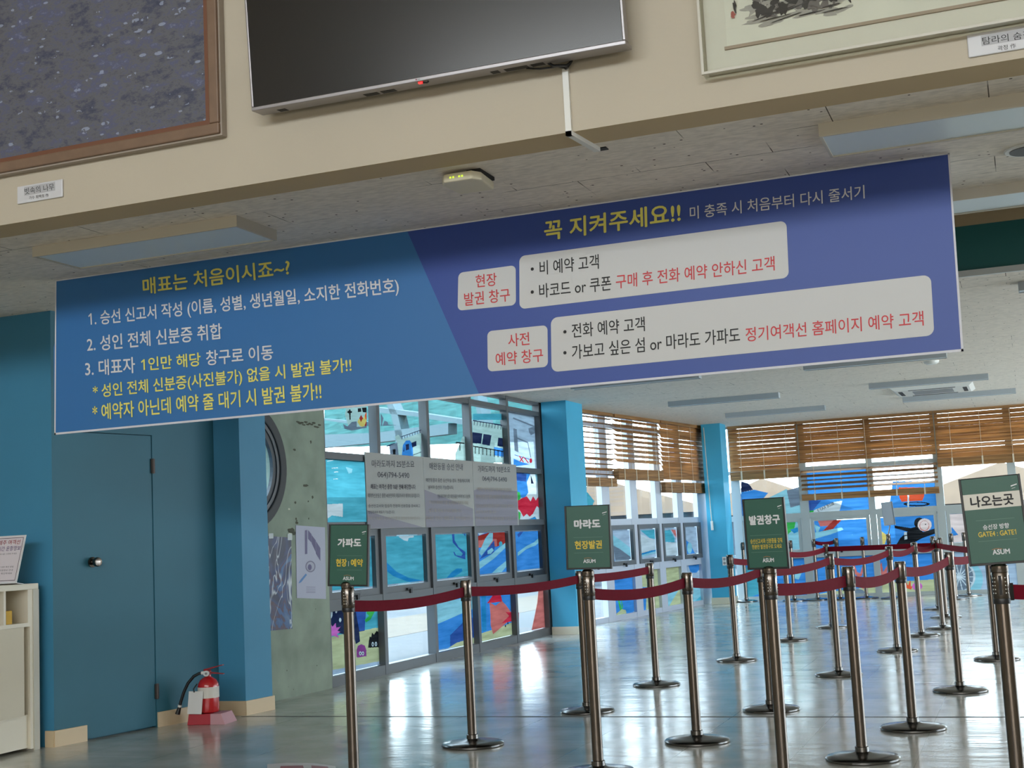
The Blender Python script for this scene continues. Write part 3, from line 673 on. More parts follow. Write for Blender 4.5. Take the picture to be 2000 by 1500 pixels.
def canvas_mat():
    m = bpy.data.materials.new('dark_dabbed_canvas'); m.use_nodes = True; t = m.node_tree; b = t.nodes['Principled BSDF']; b.inputs['Roughness'].default_value = 0.5
    co = node(t, 'ShaderNodeTexCoord'); mp = node(t, 'ShaderNodeMapping'); mp.inputs['Scale'].default_value = (0.9, 1, 1.7); mp.inputs['Rotation'].default_value = (0, 0.35, 0); t.links.new(co.outputs['Object'], mp.inputs[0])
    n = node(t, 'ShaderNodeTexNoise'); n.inputs['Scale'].default_value = 9; n.inputs['Detail'].default_value = 10; n.inputs['Roughness'].default_value = 0.78; t.links.new(mp.outputs[0], n.inputs['Vector'])
    r = node(t, 'ShaderNodeValToRGB'); e = r.color_ramp.elements; e[0].position = 0.30; e[0].color = rgb(40,44,64); e[1].position = 0.72; e[1].color = rgb(140,144,160)
    for p, c in ((0.42, rgb(70,74,94)), (0.50, rgb(98,98,102)), (0.58, rgb(82,86,116))): q = e.new(p); q.color = c
    t.links.new(n.outputs['Fac'], r.inputs[0])
    v = node(t, 'ShaderNodeTexVoronoi'); v.inputs['Scale'].default_value = 17; mp2 = node(t, 'ShaderNodeMapping'); mp2.inputs['Scale'].default_value = (0.6, 1, 1.5); t.links.new(co.outputs['Object'], mp2.inputs[0]); t.links.new(mp2.outputs[0], v.inputs['Vector'])
    n2 = node(t, 'ShaderNodeTexNoise'); n2.inputs['Scale'].default_value = 2.3; t.links.new(co.outputs['Object'], n2.inputs['Vector'])
    a = node(t, 'ShaderNodeMath', operation='MULTIPLY'); a.inputs[1].default_value = 0.55; t.links.new(n2.outputs['Fac'], a.inputs[0])
    lt = node(t, 'ShaderNodeMath', operation='LESS_THAN'); 
    sb = node(t, 'ShaderNodeMath', operation='SUBTRACT'); sb.inputs[1].default_value = 0.075; t.links.new(a.outputs[0], sb.inputs[0])
    t.links.new(v.outputs['Distance'], lt.inputs[0]); t.links.new(sb.outputs[0], lt.inputs[1])
    n5 = node(t, 'ShaderNodeTexNoise'); n5.inputs['Scale'].default_value = 42; t.links.new(co.outputs['Object'], n5.inputs['Vector'])
    gt = node(t, 'ShaderNodeMath', operation='GREATER_THAN'); gt.inputs[1].default_value = 0.50; t.links.new(n5.outputs['Fac'], gt.inputs[0])
    ml = node(t, 'ShaderNodeMath', operation='MULTIPLY'); t.links.new(lt.outputs[0], ml.inputs[0]); t.links.new(gt.outputs[0], ml.inputs[1])
    m2 = node(t, 'ShaderNodeMath', operation='MULTIPLY'); m2.inputs[1].default_value = 0.55; t.links.new(ml.outputs[0], m2.inputs[0])
    mx = node(t, 'ShaderNodeMix', data_type='RGBA'); t.links.new(m2.outputs[0], mx.inputs[0]); t.links.new(r.outputs[0], mx.inputs[6]); mx.inputs[7].default_value = rgb(166,178,206); t.links.new(mx.outputs[2], b.inputs['Base Color'])
    bp = node(t, 'ShaderNodeBump'); bp.inputs['Strength'].default_value = 0.35; bp.inputs['Distance'].default_value = 0.006; t.links.new(n.outputs['Fac'], bp.inputs['Height']); t.links.new(bp.outputs[0], b.inputs['Normal'])
    return m
pa = empty('framed_painting', (-4.1, 4.97, 3.5), label='dark blue-grey dabbed oil painting in a brown wooden frame', cat='painting')
X0, X1, Z0, Z1 = -4.98, -3.212, 3.012, 4.15
def frame_ring(x0, x1, z0, z1, w, y0, y1):
    mb = MB(); mb.box((x0,y0,z0),(x1,y1,z0+w)); mb.box((x0,y0,z1-w),(x1,y1,z1)); mb.box((x0,y0,z0+w),(x0+w,y1,z1-w)); mb.box((x1-w,y0,z0+w),(x1,y1,z1-w)); return mb
fr = local(frame_ring(X0, X1, Z0, Z1, 0.050, 4.915, 4.968).build('frame', mat('brown_frame_wood', rgb(122,98,80),0.45,noise=(9,0.12)), bevel=0.006), pa)
o = frame_ring(X0-0.008, X1+0.008, Z0-0.008, Z1+0.008, 0.018, 4.93, 4.968).build('outer_bead', mat('worn_grey_bead', rgb(158,146,134),0.5)); o.parent = fr; o.matrix_parent_inverse = Matrix.Identity(4)
o = frame_ring(X0+0.049, X1-0.049, Z0+0.049, Z1-0.049, 0.020, 4.920, 4.96).build('inner_lip', mat('red_brown_lip', rgb(112,72,52),0.45)); o.parent = fr
local(MB().box((X0+0.058,4.944,Z0+0.058),(X1-0.058,4.966,Z1-0.058)).build('canvas', canvas_mat()), pa)

pb = empty('framed_ink_painting', (-0.3, 4.97, 3.3), label='ink landscape painting in a pale acrylic box frame', cat='painting')
X0, X1, Z0, Z1 = -1.02, 0.62, 2.888, 3.80
M_acr = glass_mat('acrylic_sheet', (0.96,0.97,0.95,1))
local(MB().box((X0+0.012,4.945,Z0+0.012),(X1-0.012,4.968,Z1-0.012)).build('mat_board', mat('pale_mat_board', rgb(214,210,200),0.6)), pb)
mb = MB(); mb.box((X0,4.898,Z0),(X1,4.903,Z1)); mb.box((X0,4.903,Z0),(X0+0.005,4.968,Z1)); mb.box((X1-0.005,4.903,Z0),(X1,4.968,Z1)); mb.box((X0,4.903,Z0),(X1,4.968,Z0+0.005)); local(mb.build('acrylic_cover', M_acr), pb)
local(frame_ring(X0-0.002, X1+0.002, Z0-0.002, Z1+0.002, 0.010, 4.893, 4.905).build('cover_edge', mat('frosted_acrylic_edge', rgb(196,192,180),0.3)), pb)
local(MB().box((-0.935,4.936,2.984),(0.55,4.946,2.996)).build('mount_bar', mat('tan_mount_bar', rgb(158,138,120),0.5)), pb)
paper = local(MB().box((-0.925,4.940,2.997),(0.55,4.946,3.74)).build('paper', mat('rice_paper', rgb(220,218,208),0.7,noise=(5,0.04))), pb)
ink = [mat('ink_black', rgb(46,42,44),0.7), mat('ink_grey', rgb(108,102,102),0.7), mat('ink_pale', rgb(164,160,156),0.7), mat('ink_green_wash', rgb(188,200,190),0.7)]
rk = random.Random(12); mb = MB(); PI_ = Plane((0,4.940,0),(1,0,0)); lay = 0
def stroke(cx, cz, rx, rz, mi, rot):
    global lay; lay += 1; n = 12; P = []
    for k in range(n):
        t = 2*PI*k/n; rr = rk.uniform(0.55,1.15); x, z = rx*rr*math.cos(t), rz*rr*math.sin(t)
        P.append(PI_.P(cx+x*math.cos(rot)-z*math.sin(rot), cz+x*math.sin(rot)+z*math.cos(rot), 0.0006+lay*0.00003))
    mb.add(P, [tuple(range(n))], mi)
for k in range(10): stroke(rk.uniform(-0.3,0.4), rk.uniform(3.06,3.3), 0.16, 0.02, 3, 0.05)
for k in range(16): stroke(rk.uniform(-0.90,-0.45), rk.uniform(3.045,3.10), rk.uniform(.03,.08), 0.010, 2, rk.uniform(-.1,.3))
for k in range(80): stroke(rk.uniform(-0.84,-0.46), 3.09+abs(rk.gauss(0,0.06)), rk.uniform(.012,.04), rk.uniform(.008,.02), 1 if k % 3 else 2, rk.uniform(0,3))
for k in range(60): stroke(rk.choice([-0.80,-0.70,-0.62,-0.50])+rk.gauss(0,0.03), 3.10+abs(rk.gauss(0,0.05)), rk.uniform(.008,.034), rk.uniform(.006,.018), 0, rk.uniform(0,3))
for k in range(8): stroke(rk.uniform(-0.86,-0.5), rk.uniform(3.06,3.10), rk.uniform(.04,.07), 0.003, 0, rk.uniform(.05,.25))
stroke(-0.893, 3.115, 0.011, 0.016, 0, 0); mb.m[-1] = 4
local(mb.build('ink_drawing', ink+[mat('red_seal', rgb(170,92,86),0.7)]), pb)

def plaque(x0, x1, z0, z1, label, items):
    r = empty('name_plaque', ((x0+x1)/2, 4.97, (z0+z1)/2), label=label, cat='plaque')
    local(MB().box((x0,4.960,z0),(x1,4.9695,z1)).build('plate', mat('plaque_white', rgb(206,206,210),0.3), bevel=0.004), r)
    mbx = MB(); (u0, v0), (u1, v1) = PL_BEAM.at(*items[0][2]), PL_BEAM.at(*items[0][3]); tl = PL_BEAM.at(*items[0][1])
    mbx.box((u0-0.004,4.9592,v0-0.004),(u1+0.004,4.9599,tl[1]+0.006)); local(mbx.build('paper_strip', mat('plaque_paper', rgb(178,178,182),0.6)), r)
    local(lettering('lettering', items, PL_BEAM, M_k_txt, None, 0.0112), r)
k1, k3 = crop(0,0,0.35), crop(1300,0,0.35)
plaque(-4.378, -4.110, 2.857, 2.943, 'small white name plaque under the dark oil painting', [('빗속의 나무',)+tuple(k1([(145,1054),(148,1090),(312,1062)]))+(0.0,), ('가수 최백호 作',)+tuple(k1([(170,1098),(172,1117),(281,1101)]))+(0.0,)])
plaque(-0.056, 0.215, 2.801, 2.887, 'small white name plaque under the ink painting', [('탐라의 숨결',)+tuple(k3([(1766,215),(1770,256),(2040,216)]))+(0.0,), ('곽정 作',)+tuple(k3([(1852,263),(1855,290),(1956,273)]))+(0.0,)])

# ------------------------------------------------------------------ ceiling fittings
def light_box(x0, x1, y0, y1, h, label, name='ceiling_light', grp=None):
    r = empty(name, ((x0+x1)/2, (y0+y1)/2, H), label=label, cat='ceiling light', group=grp)
    w = 0.012 if (y1-y0) > 0.2 else 0.006
    mb = MB(); mb.box((x0,y0,H-h),(x1,y0+w,H)); mb.box((x0,y1-w,H-h),(x1,y1,H)); mb.box((x0,y0+w,H-h),(x0+w,y1-w,H)); mb.box((x1-w,y0+w,H-h),(x1,y1-w,H)); local(mb.build('housing', M_lampbox if w > 0.01 else mat('batten_grey', rgb(164,171,176), 0.5)), r)
    local(MB().box((x0+w,y0+w,H-h+0.006),(x1-w,y1-w,H-h+0.012)).build('diffuser', M_lamp), r)
light_box(-4.67, -3.44, 5.40, 5.77, 0.055, 'flat rectangular ceiling light under the beam above the banner heading, by the teal door', 'ceiling_light')
light_box(-0.66, 0.57, 5.385, 5.735, 0.055, 'flat rectangular ceiling light beneath the ink painting')
light_box(-0.95, 0.40, 6.86, 7.20, 0.055, 'flat ceiling light along the near edge of the green recess')
G = 'slim batten lights on the hall ceiling'
for x0, x1, y, lb in ((-4.44,-3.04,13.45,'slim batten light just under the banner, beside the wider blue column'), (-2.0,-0.61,13.62,'slim batten light just under the navy end of the banner'),
                      (-4.11,-2.72,16.32,'slim batten light in the middle row towards the window side'), (-1.63,-0.29,16.2,'slim batten light just before the ceiling air conditioner'),
                      (-3.88,-2.49,18.65,'slim batten light closest to the blinds and the corner column'), (-1.43,-0.01,18.4,'slim batten light just beyond the ceiling air conditioner'),
                      (0.075,1.45,9.95,'slim batten light just past the green recess, cut by the frame')):
    light_box(x0, x1, y-0.06, y+0.06, 0.065, lb, 'batten_light', G)
ac = empty('ceiling_air_conditioner', (-0.98, 17.5, H), label='square white cassette air conditioner set in the hall ceiling', cat='air conditioner')
mb = MB(); mb.hexa([(-1.42,17.06,H-0.035),(-0.54,17.06,H-0.035),(-0.54,17.94,H-0.035),(-1.42,17.94,H-0.035),(-1.47,17.0,H),(-0.49,17.0,H),(-0.49,18.0,H),(-1.47,18.0,H)]); local(mb.build('panel', M_white), ac)
mb = MB()
for k in range(14): mb.box((-1.22,17.27+k*0.034,H-0.041),(-0.74,17.285+k*0.034,H-0.036))
local(mb.build('grille', mat('grille_grey', rgb(150,152,156),0.5)), ac)
mb = MB(); mb.box((-1.26,17.10,H-0.038),(-0.70,17.15,H-0.0345)); mb.box((-1.26,17.85,H-0.038),(-0.70,17.90,H-0.0345)); mb.box((-1.39,17.22,H-0.038),(-1.34,17.78,H-0.0345)); mb.box((-0.62,17.22,H-0.038),(-0.57,17.78,H-0.0345)); local(mb.build('air_slot', M_dark), ac)
sp = empty('ceiling_speaker', (0.145, 6.262, H), label='round white ceiling speaker beside the light under the ink painting', cat='speaker')
mb = MB(); mb.lathe([(0.10,-0.008),(0.105,-0.004),(0.105,0.0)], 32, (0,0,0)); mb.build('rim', M_white, sp)
mb = MB(); mb.lathe([(0.082,-0.011),(0.082,-0.007)], 32, (0,0,0)); mb.build('grille', mat('speaker_mesh', rgb(96,96,98),0.6), sp)
dn = empty('smoke_detector', (-0.80, 14.37, H), label='small round white detector on the hall ceiling', cat='detector')
MB().lathe([(0.045,-0.035),(0.07,-0.022),(0.08,0.0)], 24, (0,0,0)).build('body', M_white, dn)
ap = empty('wireless_access_point', (-2.195, 5.335, H), label='cream box with green indicator lights on the ceiling behind the beam', cat='access point')
mb = MB(); mb.box((-2.17,5.26,H-0.016),(-2.105,5.43,H)); local(mb.build('mount_plate', M_dark), ap)
mb = MB(); P = [(-2.262,5.215),(-2.128,5.215),(-2.100,5.262),(-2.112,5.44),(-2.28,5.44),(-2.29,5.262)]; mb.prism(P, H-0.055, H-0.016); local(mb.build('body', mat('cream_plastic', rgb(222,214,190),0.45), bevel=0.008), ap)
mb = MB()
for k in (0,1,3,4): mb.box((-2.232+k*0.014,5.2125,H-0.040),(-2.225+k*0.014,5.2155,H-0.033))
local(mb.build('indicator_light', mat('indicator_green', rgb(190,220,60),0.4,emit=rgb(200,235,60),emit_s=1.2)), ap)

# ------------------------------------------------------------------ reception unit at the left edge
cb = empty('reception_unit', (-6.1, 5.5, 0), label='cream reception unit with open cubbies against the blue wall', cat='reception unit')
M_cab = mat('cream_laminate', rgb(222,214,196), 0.5, noise=(3,0.02)); M_cab2 = mat('cream_panel', rgb(206,196,174), 0.55); M_cab3 = mat('grey_end_strip', rgb(190,186,172), 0.5)
YE = 6.745; YS = 4.3
local(MB().box((-6.38,YS,0.985),(-5.85,YE+0.052,1.022)).build('top', M_cab, bevel=0.003), cb)
mb = MB(); mb.box((-6.38,YS,0.0),(-6.36,YE,0.985)); mb.box((-5.888,YS,0.02),(-5.875,YE-0.012,0.22)); mb.box((-6.36,YS,0.16),(-5.888,YE,0.20)); mb.box((-6.36,YS,0.22),(-5.87,6.68,0.76)); local(mb.build('carcass', M_cab), cb)
mb = MB(); mb.box((-5.87,YS,0.219),(-5.85,6.664,0.757)); local(mb.build('front_panel', M_cab2), cb)
mb = MB(); mb.box((-6.30,YS,0.758),(-5.85,6.722,0.782)); local(mb.build('shelf', M_cab), cb)
yd = 6.720
while yd > YS+0.1:
    local(MB().box((-6.29,yd-0.018,0.782),(-5.852,yd,0.985)).build('divider', M_cab), cb); yd -= 0.2095
local(MB().box((-6.30,YS,0.782),(-6.285,6.72,0.985)).build('cubby_back', M_cab), cb)
local(MB().box((-6.36,6.7205,0.012),(-5.853,YE,0.985)).build('end_post', M_cab), cb)
local(MB().box((-6.36,YE,0.0),(-5.846,YE+0.05,0.985)).build('end_strip', M_cab3), cb)
tag(MB().box((-5.94,6.530,0.7825),(-5.868,6.583,0.865)).build('yellow_box', mat('yellow_card', rgb(206,160,28),0.55), bevel=0.003), 'small yellow box inside the right cubby of the reception unit', 'box')
sd = empty('acrylic_sign_stand', (-6.05, 6.63, 1.0225), label='white tabletop notice in an acrylic stand on the reception unit', cat='sign stand')
_q = Plane((0,6.64,0),(1,0,0)).at(32,1137); _t = Plane((0,6.685,0),(1,0,0)).at(51.3,1044.7)
_br = np.array([_q[0], 6.64, 1.032]); _v = np.array([_t[0], 6.685, _t[1]])-_br; SW, SHt = 0.225, float(np.linalg.norm(_v))
_u = np.array([1.0, 0.10, 0.0]); _v = _v/SHt; _u = _u/np.linalg.norm(_u); PS = Plane(tuple(_br-_u*SW), tuple(_u), tuple(_v))
mb = MB(); PS.box(mb, 0, SW, 0, SHt, -0.004, 0.0); q = PS.P(0,0); mb.hexa([PS.P(0,-0.006,0.03), PS.P(SW+0.02,-0.006,0.03), PS.P(SW+0.02,-0.006,-0.06), PS.P(0,-0.006,-0.06), PS.P(0,-0.001,0.03), PS.P(SW+0.02,-0.001,0.03), PS.P(SW+0.02,-0.001,-0.06), PS.P(0,-0.001,-0.06)]); local(mb.build('holder', mat('clear_white_acrylic', rgb(212,214,216),0.2)), sd)
mb = MB(); PS.box(mb, 0.004, SW-0.008, 0.01, SHt-0.008, 0.0003, 0.0010); cardp = local(mb.build('card', mat('notice_card', rgb(214,206,212),0.6)), sd)
mb = MB()
for a, b, c2, e in ((0.008,SW-0.013,SHt-0.017,SHt-0.014),(0.008,SW-0.013,0.015,0.018),(SW-0.016,SW-0.013,0.018,SHt-0.017)): PS.box(mb, a, b, c2, e, 0.0011, 0.0014)
local(mb.build('border_line', M_k_txt), sd)
local(lettering('red_lettering', [('제주 여객선', (0.035,0.273),(0.035,0.243),(0.193,0.243),0.014)], PS, mat('lettering_crimson', rgb(150,50,56),0.6), None, 0.0016, px=False), sd)
local(lettering('blue_lettering', [('실시간 운항정보', (0.012,0.234),(0.012,0.204),(0.205,0.204),0.012)], PS, mat('lettering_violet', rgb(86,60,110),0.6), None, 0.0016, px=False), sd)
local(lettering('small_lettering', [('아래 코드를 스캔해 주세요', (0.03,0.190),(0.03,0.180),(0.185,0.180),0.0), ('운항 여부 확인 방법', (0.06,0.108),(0.06,0.097),(0.18,0.097),0.0), ('여객선 운항정보 안내', (0.03,0.088),(0.03,0.076),(0.18,0.076),0.0), ('승선 전 꼭 확인하세요', (0.02,0.068),(0.02,0.056),(0.18,0.056),0.0)], PS, M_g_txt, None, 0.0016, px=False), sd)

# ------------------------------------------------------------------ fire extinguisher on its stand
ex0, ey0 = floor_at(408, 1392, 0.07)
fs_ = empty('extinguisher_stand', (ex0, ey0, 0), rz=math.radians(8), label='low red plastic stand under the fire extinguisher', cat='stand'); fs_.scale = (0.84,0.84,0.84)
M_fred = mat('extinguisher_red', rgb(176,26,30), 0.25, coat=0.4); M_stand = mat('stand_red', rgb(168,34,48), 0.4)
mb = MB(); mb.hexa([(-0.145,-0.10,0),(0.07,-0.10,0),(0.07,0.12,0),(-0.145,0.12,0),(-0.135,-0.09,0.085),(0.055,-0.09,0.085),(0.055,0.11,0.085),(-0.135,0.11,0.085)]); mb.build('stand_block', M_stand, fs_, bevel=0.004)
mb = MB(); mb.hexa([(0.06,-0.105,0),(0.19,-0.105,0),(0.19,0.125,0),(0.06,0.125,0),(0.058,-0.095,0.085),(0.15,-0.095,0.085),(0.15,0.115,0.085),(0.058,0.115,0.085)]); mb.build('label_face', mat('stand_pale_label', rgb(188,140,146),0.45), fs_, bevel=0.003)
fe = empty('fire_extinguisher', (ex0, ey0, 0.0725), label='red fire extinguisher with black hose and white tag by the teal door', cat='fire extinguisher'); fe.scale = (0.95,0.95,0.88)
mb = MB(); mb.lathe([(0.06,0.0),(0.072,0.006),(0.076,0.02),(0.076,0.20),(0.072,0.225),(0.058,0.25),(0.036,0.268),(0.022,0.275),(0.022,0.29)], 32); mb.build('cylinder', M_fred, fe, smooth=True)
mb = MB(); mb.lathe([(0.0768,0.115),(0.0768,0.198)], 32); mb.build('wrap_label', mat('extinguisher_label', rgb(206,200,190),0.5), fe)
mb = MB(); mb.lathe([(0.02,0.285),(0.024,0.292),(0.024,0.315),(0.016,0.325)], 16); mb.hexa([(0.0,-0.012,0.300),(0.135,-0.010,0.292),(0.135,0.010,0.292),(0.0,0.012,0.300),(0.0,-0.012,0.312),(0.135,-0.010,0.298),(0.135,0.010,0.298),(0.0,0.012,0.312)]); mb.hexa([(-0.03,-0.012,0.318),(0.13,-0.010,0.36),(0.13,0.010,0.36),(-0.03,0.012,0.318),(-0.03,-0.012,0.332),(0.13,-0.010,0.366),(0.13,0.010,0.366),(-0.03,0.012,0.332)]); mb.build('valve_handle', mat('handle_red', rgb(150,40,44),0.4), fe)
mb = MB(); mb.lathe([(0.022,0),(0.022,0.012)], 20, (0.012,-0.036,0.302), axis=(0.25,-1,0)); g = mb.build('gauge', mat('gauge_rim', rgb(206,206,204),0.3), fe)
mb = MB(); mb.lathe([(0.009,0),(0.009,0.002)], 14, (0.0155,-0.0485,0.302), axis=(0.25,-1,0)); mb.build('gauge_face', mat('gauge_grey', rgb(120,120,118),0.5), g)
mb = MB(); mb.tube([(-0.02,-0.01,0.305),(-0.06,-0.02,0.302),(-0.10,-0.03,0.282),(-0.145,-0.04,0.23),(-0.18,-0.045,0.16),(-0.205,-0.05,0.085),(-0.212,-0.05,0.06)], 0.0115, 10); mb.tube([(-0.214,-0.05,0.05),(-0.232,-0.052,-0.005)], 0.012, 10, r1=0.019); hs = mb.build('hose', M_black, fe, smooth=True)
mb = MB(); mb.tube([(-0.211,-0.05,0.064),(-0.215,-0.05,0.048)], 0.0145, 10); mb.tube([(-0.02,-0.01,0.305),(-0.045,-0.015,0.304)], 0.013, 10); mb.build('hose_fitting', M_white, hs)
mb = MB(); mb.hexa([(-0.112,-0.105,0.002),(0.014,-0.113,0.002),(0.014,-0.1115,0.002),(-0.112,-0.1035,0.002),(-0.110,-0.082,0.172),(0.016,-0.090,0.172),(0.016,-0.0885,0.172),(-0.110,-0.0805,0.172)]); tg = mb.build('inspection_tag', mat('tag_white', rgb(222,218,214),0.6), fe)
mb = MB(); mb.tube([(-0.055,-0.06,0.225),(-0.065,-0.088,0.19),(-0.058,-0.092,0.165)], 0.005, 6); mb.build('tag_strap', M_black, tg)

# ------------------------------------------------------------------ posters on the bare concrete
PC2 = PL_C.off(0.004)
def poster_rect(name, px, material, label, cat):
    r = empty(name, PL_C.P(*PL_C.at(*px[0])), label=label, cat=cat); C = [PL_C.at(*p) for p in px]
    mb = MB(); PL_C.poly(mb, C[::-1], 0.001, 0.004); local(mb.build('sheet', material), r); return r, C
def plastic_mat():
    m = bpy.data.materials.new('crinkled_plastic_print'); m.use_nodes = True; t = m.node_tree; b = t.nodes['Principled BSDF']; b.inputs['Roughness'].default_value = 0.35; b.inputs['Coat Weight'].default_value = 0.25; b.inputs['Specular IOR Level'].default_value = 0.3
    co = node(t, 'ShaderNodeTexCoord'); n = node(t, 'ShaderNodeTexNoise'); n.inputs['Scale'].default_value = 4; n.inputs['Detail'].default_value = 4; n.inputs['Distortion'].default_value = 1.0; t.links.new(co.outputs['Object'], n.inputs['Vector'])
    r = node(t, 'ShaderNodeValToRGB'); e = r.color_ramp.elements; e[0].position = 0.38; e[0].color = rgb(22,34,70); e[1].position = 0.72; e[1].color = rgb(96,124,160)
    for p, c in ((0.48, rgb(40,60,110)), (0.535, rgb(70,44,60)), (0.56, rgb(46,84,134))): q = e.new(p); q.color = c
    t.links.new(n.outputs['Fac'], r.inputs[0])
    mp = node(t, 'ShaderNodeMapping'); mp.inputs['Scale'].default_value = (1, 1, 0.45); t.links.new(co.outputs['Object'], mp.inputs[0])
    n2 = node(t, 'ShaderNodeTexNoise'); n2.inputs['Scale'].default_value = 3.6; n2.inputs['Detail'].default_value = 2; n2.inputs['Distortion'].default_value = 1.6; t.links.new(mp.outputs[0], n2.inputs['Vector'])
    rr = node(t, 'ShaderNodeValToRGB'); e = rr.color_ramp.elements; e[0].position = 0.482; e[0].color = (0,0,0,1); e[1].position = 0.518; e[1].color = (0,0,0,1); q = e.new(0.5); q.color = (0.8,0.8,0.8,1); t.links.new(n2.outputs['Fac'], rr.inputs[0])
    mx = node(t, 'ShaderNodeMix', data_type='RGBA'); t.links.new(rr.outputs[0], mx.inputs[0]); t.links.new(r.outputs[0], mx.inputs[6]); mx.inputs[7].default_value = rgb(206,214,222); t.links.new(mx.outputs[2], b.inputs['Base Color'])
    bp = node(t, 'ShaderNodeBump'); bp.inputs['Strength'].default_value = 0.6; bp.inputs['Distance'].default_value = 0.02; t.links.new(n2.outputs['Fac'], bp.inputs['Height']); t.links.new(bp.outputs[0], b.inputs['Normal'])
    return m
wq, _ = poster_rect('wrapped_poster', [(521,1047),(568,1050),(570,1228),(526,1232)], plastic_mat(), 'dark blue poster under crinkled clear plastic on the bare concrete', 'poster')
mb = MB(); _c = [PL_C.at(*p) for p in ((521,1047),(568,1050))]; PL_C.box(mb, _c[1][0]-0.05, _c[1][0]+0.012, _c[1][1]-0.02, _c[1][1]+0.03, 0.0042, 0.0052); PL_C.box(mb, _c[0][0]+0.02, _c[0][0]+0.08, _c[0][1]-0.02, _c[0][1]+0.02, 0.0042, 0.0052)
local(mb.build('tape', mat('cloudy_tape', rgb(176,184,186),0.3)), wq)
wp, C = poster_rect('paper_poster', [(577,1026),(634,1030),(636,1170),(579,1168)], mat('pale_poster_paper', rgb(164,166,184),0.5), 'pale paper poster with a magnifying glass picture beside the windows', 'poster')
kq = crop(480,1000,0.15); L = lambda *p: tuple(kq(list(p)))
mb = MB(); 
def pq(mbx, pts, mi, d=0.005): mbx.add([PL_C.P(*PL_C.at(*p), d) for p in kq(pts)], [tuple(range(len(pts)))], mi)
pq(mb, [(765,240),(795,235),(795,545),(765,550)], 0); pq(mb, [(805,235),(850,290),(850,400),(805,350)], 0); pq(mb, [(852,300),(905,370),(905,520),(852,410)], 0); pq(mb, [(908,380),(965,470),(965,640),(908,540)], 0)
pq(mb, [(700,890),(775,800),(790,820),(715,915),(680,930)], 1); pq(mb, blob((835,710),66,76,20), 2); pq(mb, blob((835,710),52,60,20), 3, 0.0056); pq(mb, blob((825,720),26,40,12), 0, 0.0062)
for y in (975, 1000, 1025, 1045): pq(mb, [(780,y),(900,y+2),(900,y+8),(780,y+6)], 2)
local(mb.build('printed_picture', [mat('poster_violet', rgb(98,92,126),0.6), mat('poster_blue', rgb(84,126,178),0.6), mat('poster_grey', rgb(118,116,136),0.6), mat('poster_pale', rgb(160,160,176),0.6)]), wp)

# ------------------------------------------------------------------ notice boards across the windows
kb = crop(700,860,0.175)
PB_ = PL_A.off(0.012)
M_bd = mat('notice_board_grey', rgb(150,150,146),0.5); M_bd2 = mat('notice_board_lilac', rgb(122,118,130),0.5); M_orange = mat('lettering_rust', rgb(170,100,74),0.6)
def board(u0, u1, label, grey, items, extra=None):
    r = empty('notice_board', PL_A.P((u0+u1)/2, 1.3, 0), label=label, cat='notice board', group='notice boards across the window wall')
    mb = MB(); PL_A.box(mb, u0+0.003, u1-0.003, 1.302, 1.986, 0.002, 0.012); local(mb.build('panel', M_bd), r)
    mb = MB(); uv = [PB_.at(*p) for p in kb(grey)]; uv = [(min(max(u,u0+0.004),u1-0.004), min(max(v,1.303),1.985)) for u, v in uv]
    mb.add([PB_.P(u,v,0.0012) for u, v in uv], [tuple(range(len(uv)))]); local(mb.build('lilac_area', M_bd2), r)  # darker lilac polygon across the lower part of the board
    local(lettering('lettering', [(t,)+tuple(kb([a,b,c]))+(w,) for t, a, b, c, w in items], PB_, M_g_txt, None, 0.0026), r)
    if extra: local(lettering('pale_lettering', [(t,)+tuple(kb([a,b,c]))+(w,) for t, a, b, c, w in extra], PB_, mat('lettering_sand', rgb(146,138,130),0.6), None, 0.0026), r)
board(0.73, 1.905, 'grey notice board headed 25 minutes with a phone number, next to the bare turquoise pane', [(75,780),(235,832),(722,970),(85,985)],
      [('마라도까지 25분소요',(147,218),(148,300),(622,306),0.0), ('064)794-5490',(212,350),(215,432),(567,441),0.0), ('매표는 여객선 출항 𝟣0분 전에 마감합니다.',(137,485),(138,545),(640,549),0.012), ('예약하신분들은 출항 40분전까지 매표하셔야 예약이 유지됩니다.',(105,590),(106,642),(685,642),0.0),
       ('승선신고서와 탑승자 전원의 신분증을 준비하고',(108,712),(110,752),(688,750),0.0), ('방문하셔야 매표가 가능합니다.',(108,785),(110,822),(405,818),0.0)], [('만석 시 매표가 조기에 마감될 수 있으니 유의바랍니다',(105,850),(108,893),(685,890),0.0)])
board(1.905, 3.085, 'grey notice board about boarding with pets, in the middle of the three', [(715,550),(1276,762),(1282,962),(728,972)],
      [('애완동물 승선 안내',(788,248),(790,326),(1162,337),0.0), ('애완동물과 동반 승선하실 경우, 전용캐리지에',(750,420),(752,468),(1240,476),0.0), ('넣어야 승선이 가능합니다.',(775,500),(777,547),(1062,549),0.0), ('전용캐리지에 넣은 애완동물은 바닥에 놓고 승선해',(880,602),(882,648),(1246,648),0.0)],
      [('주시기 바라며 다른 승객에게 불편을 주지',(785,670),(787,716),(1222,720),0.006), ('않도록 하여 주시기 바랍니다',(785,760),(787,806),(1150,809),0.006), ('자세한 문의는 매표소로 전화바랍니다',(745,846),(747,892),(1250,892),0.006)])
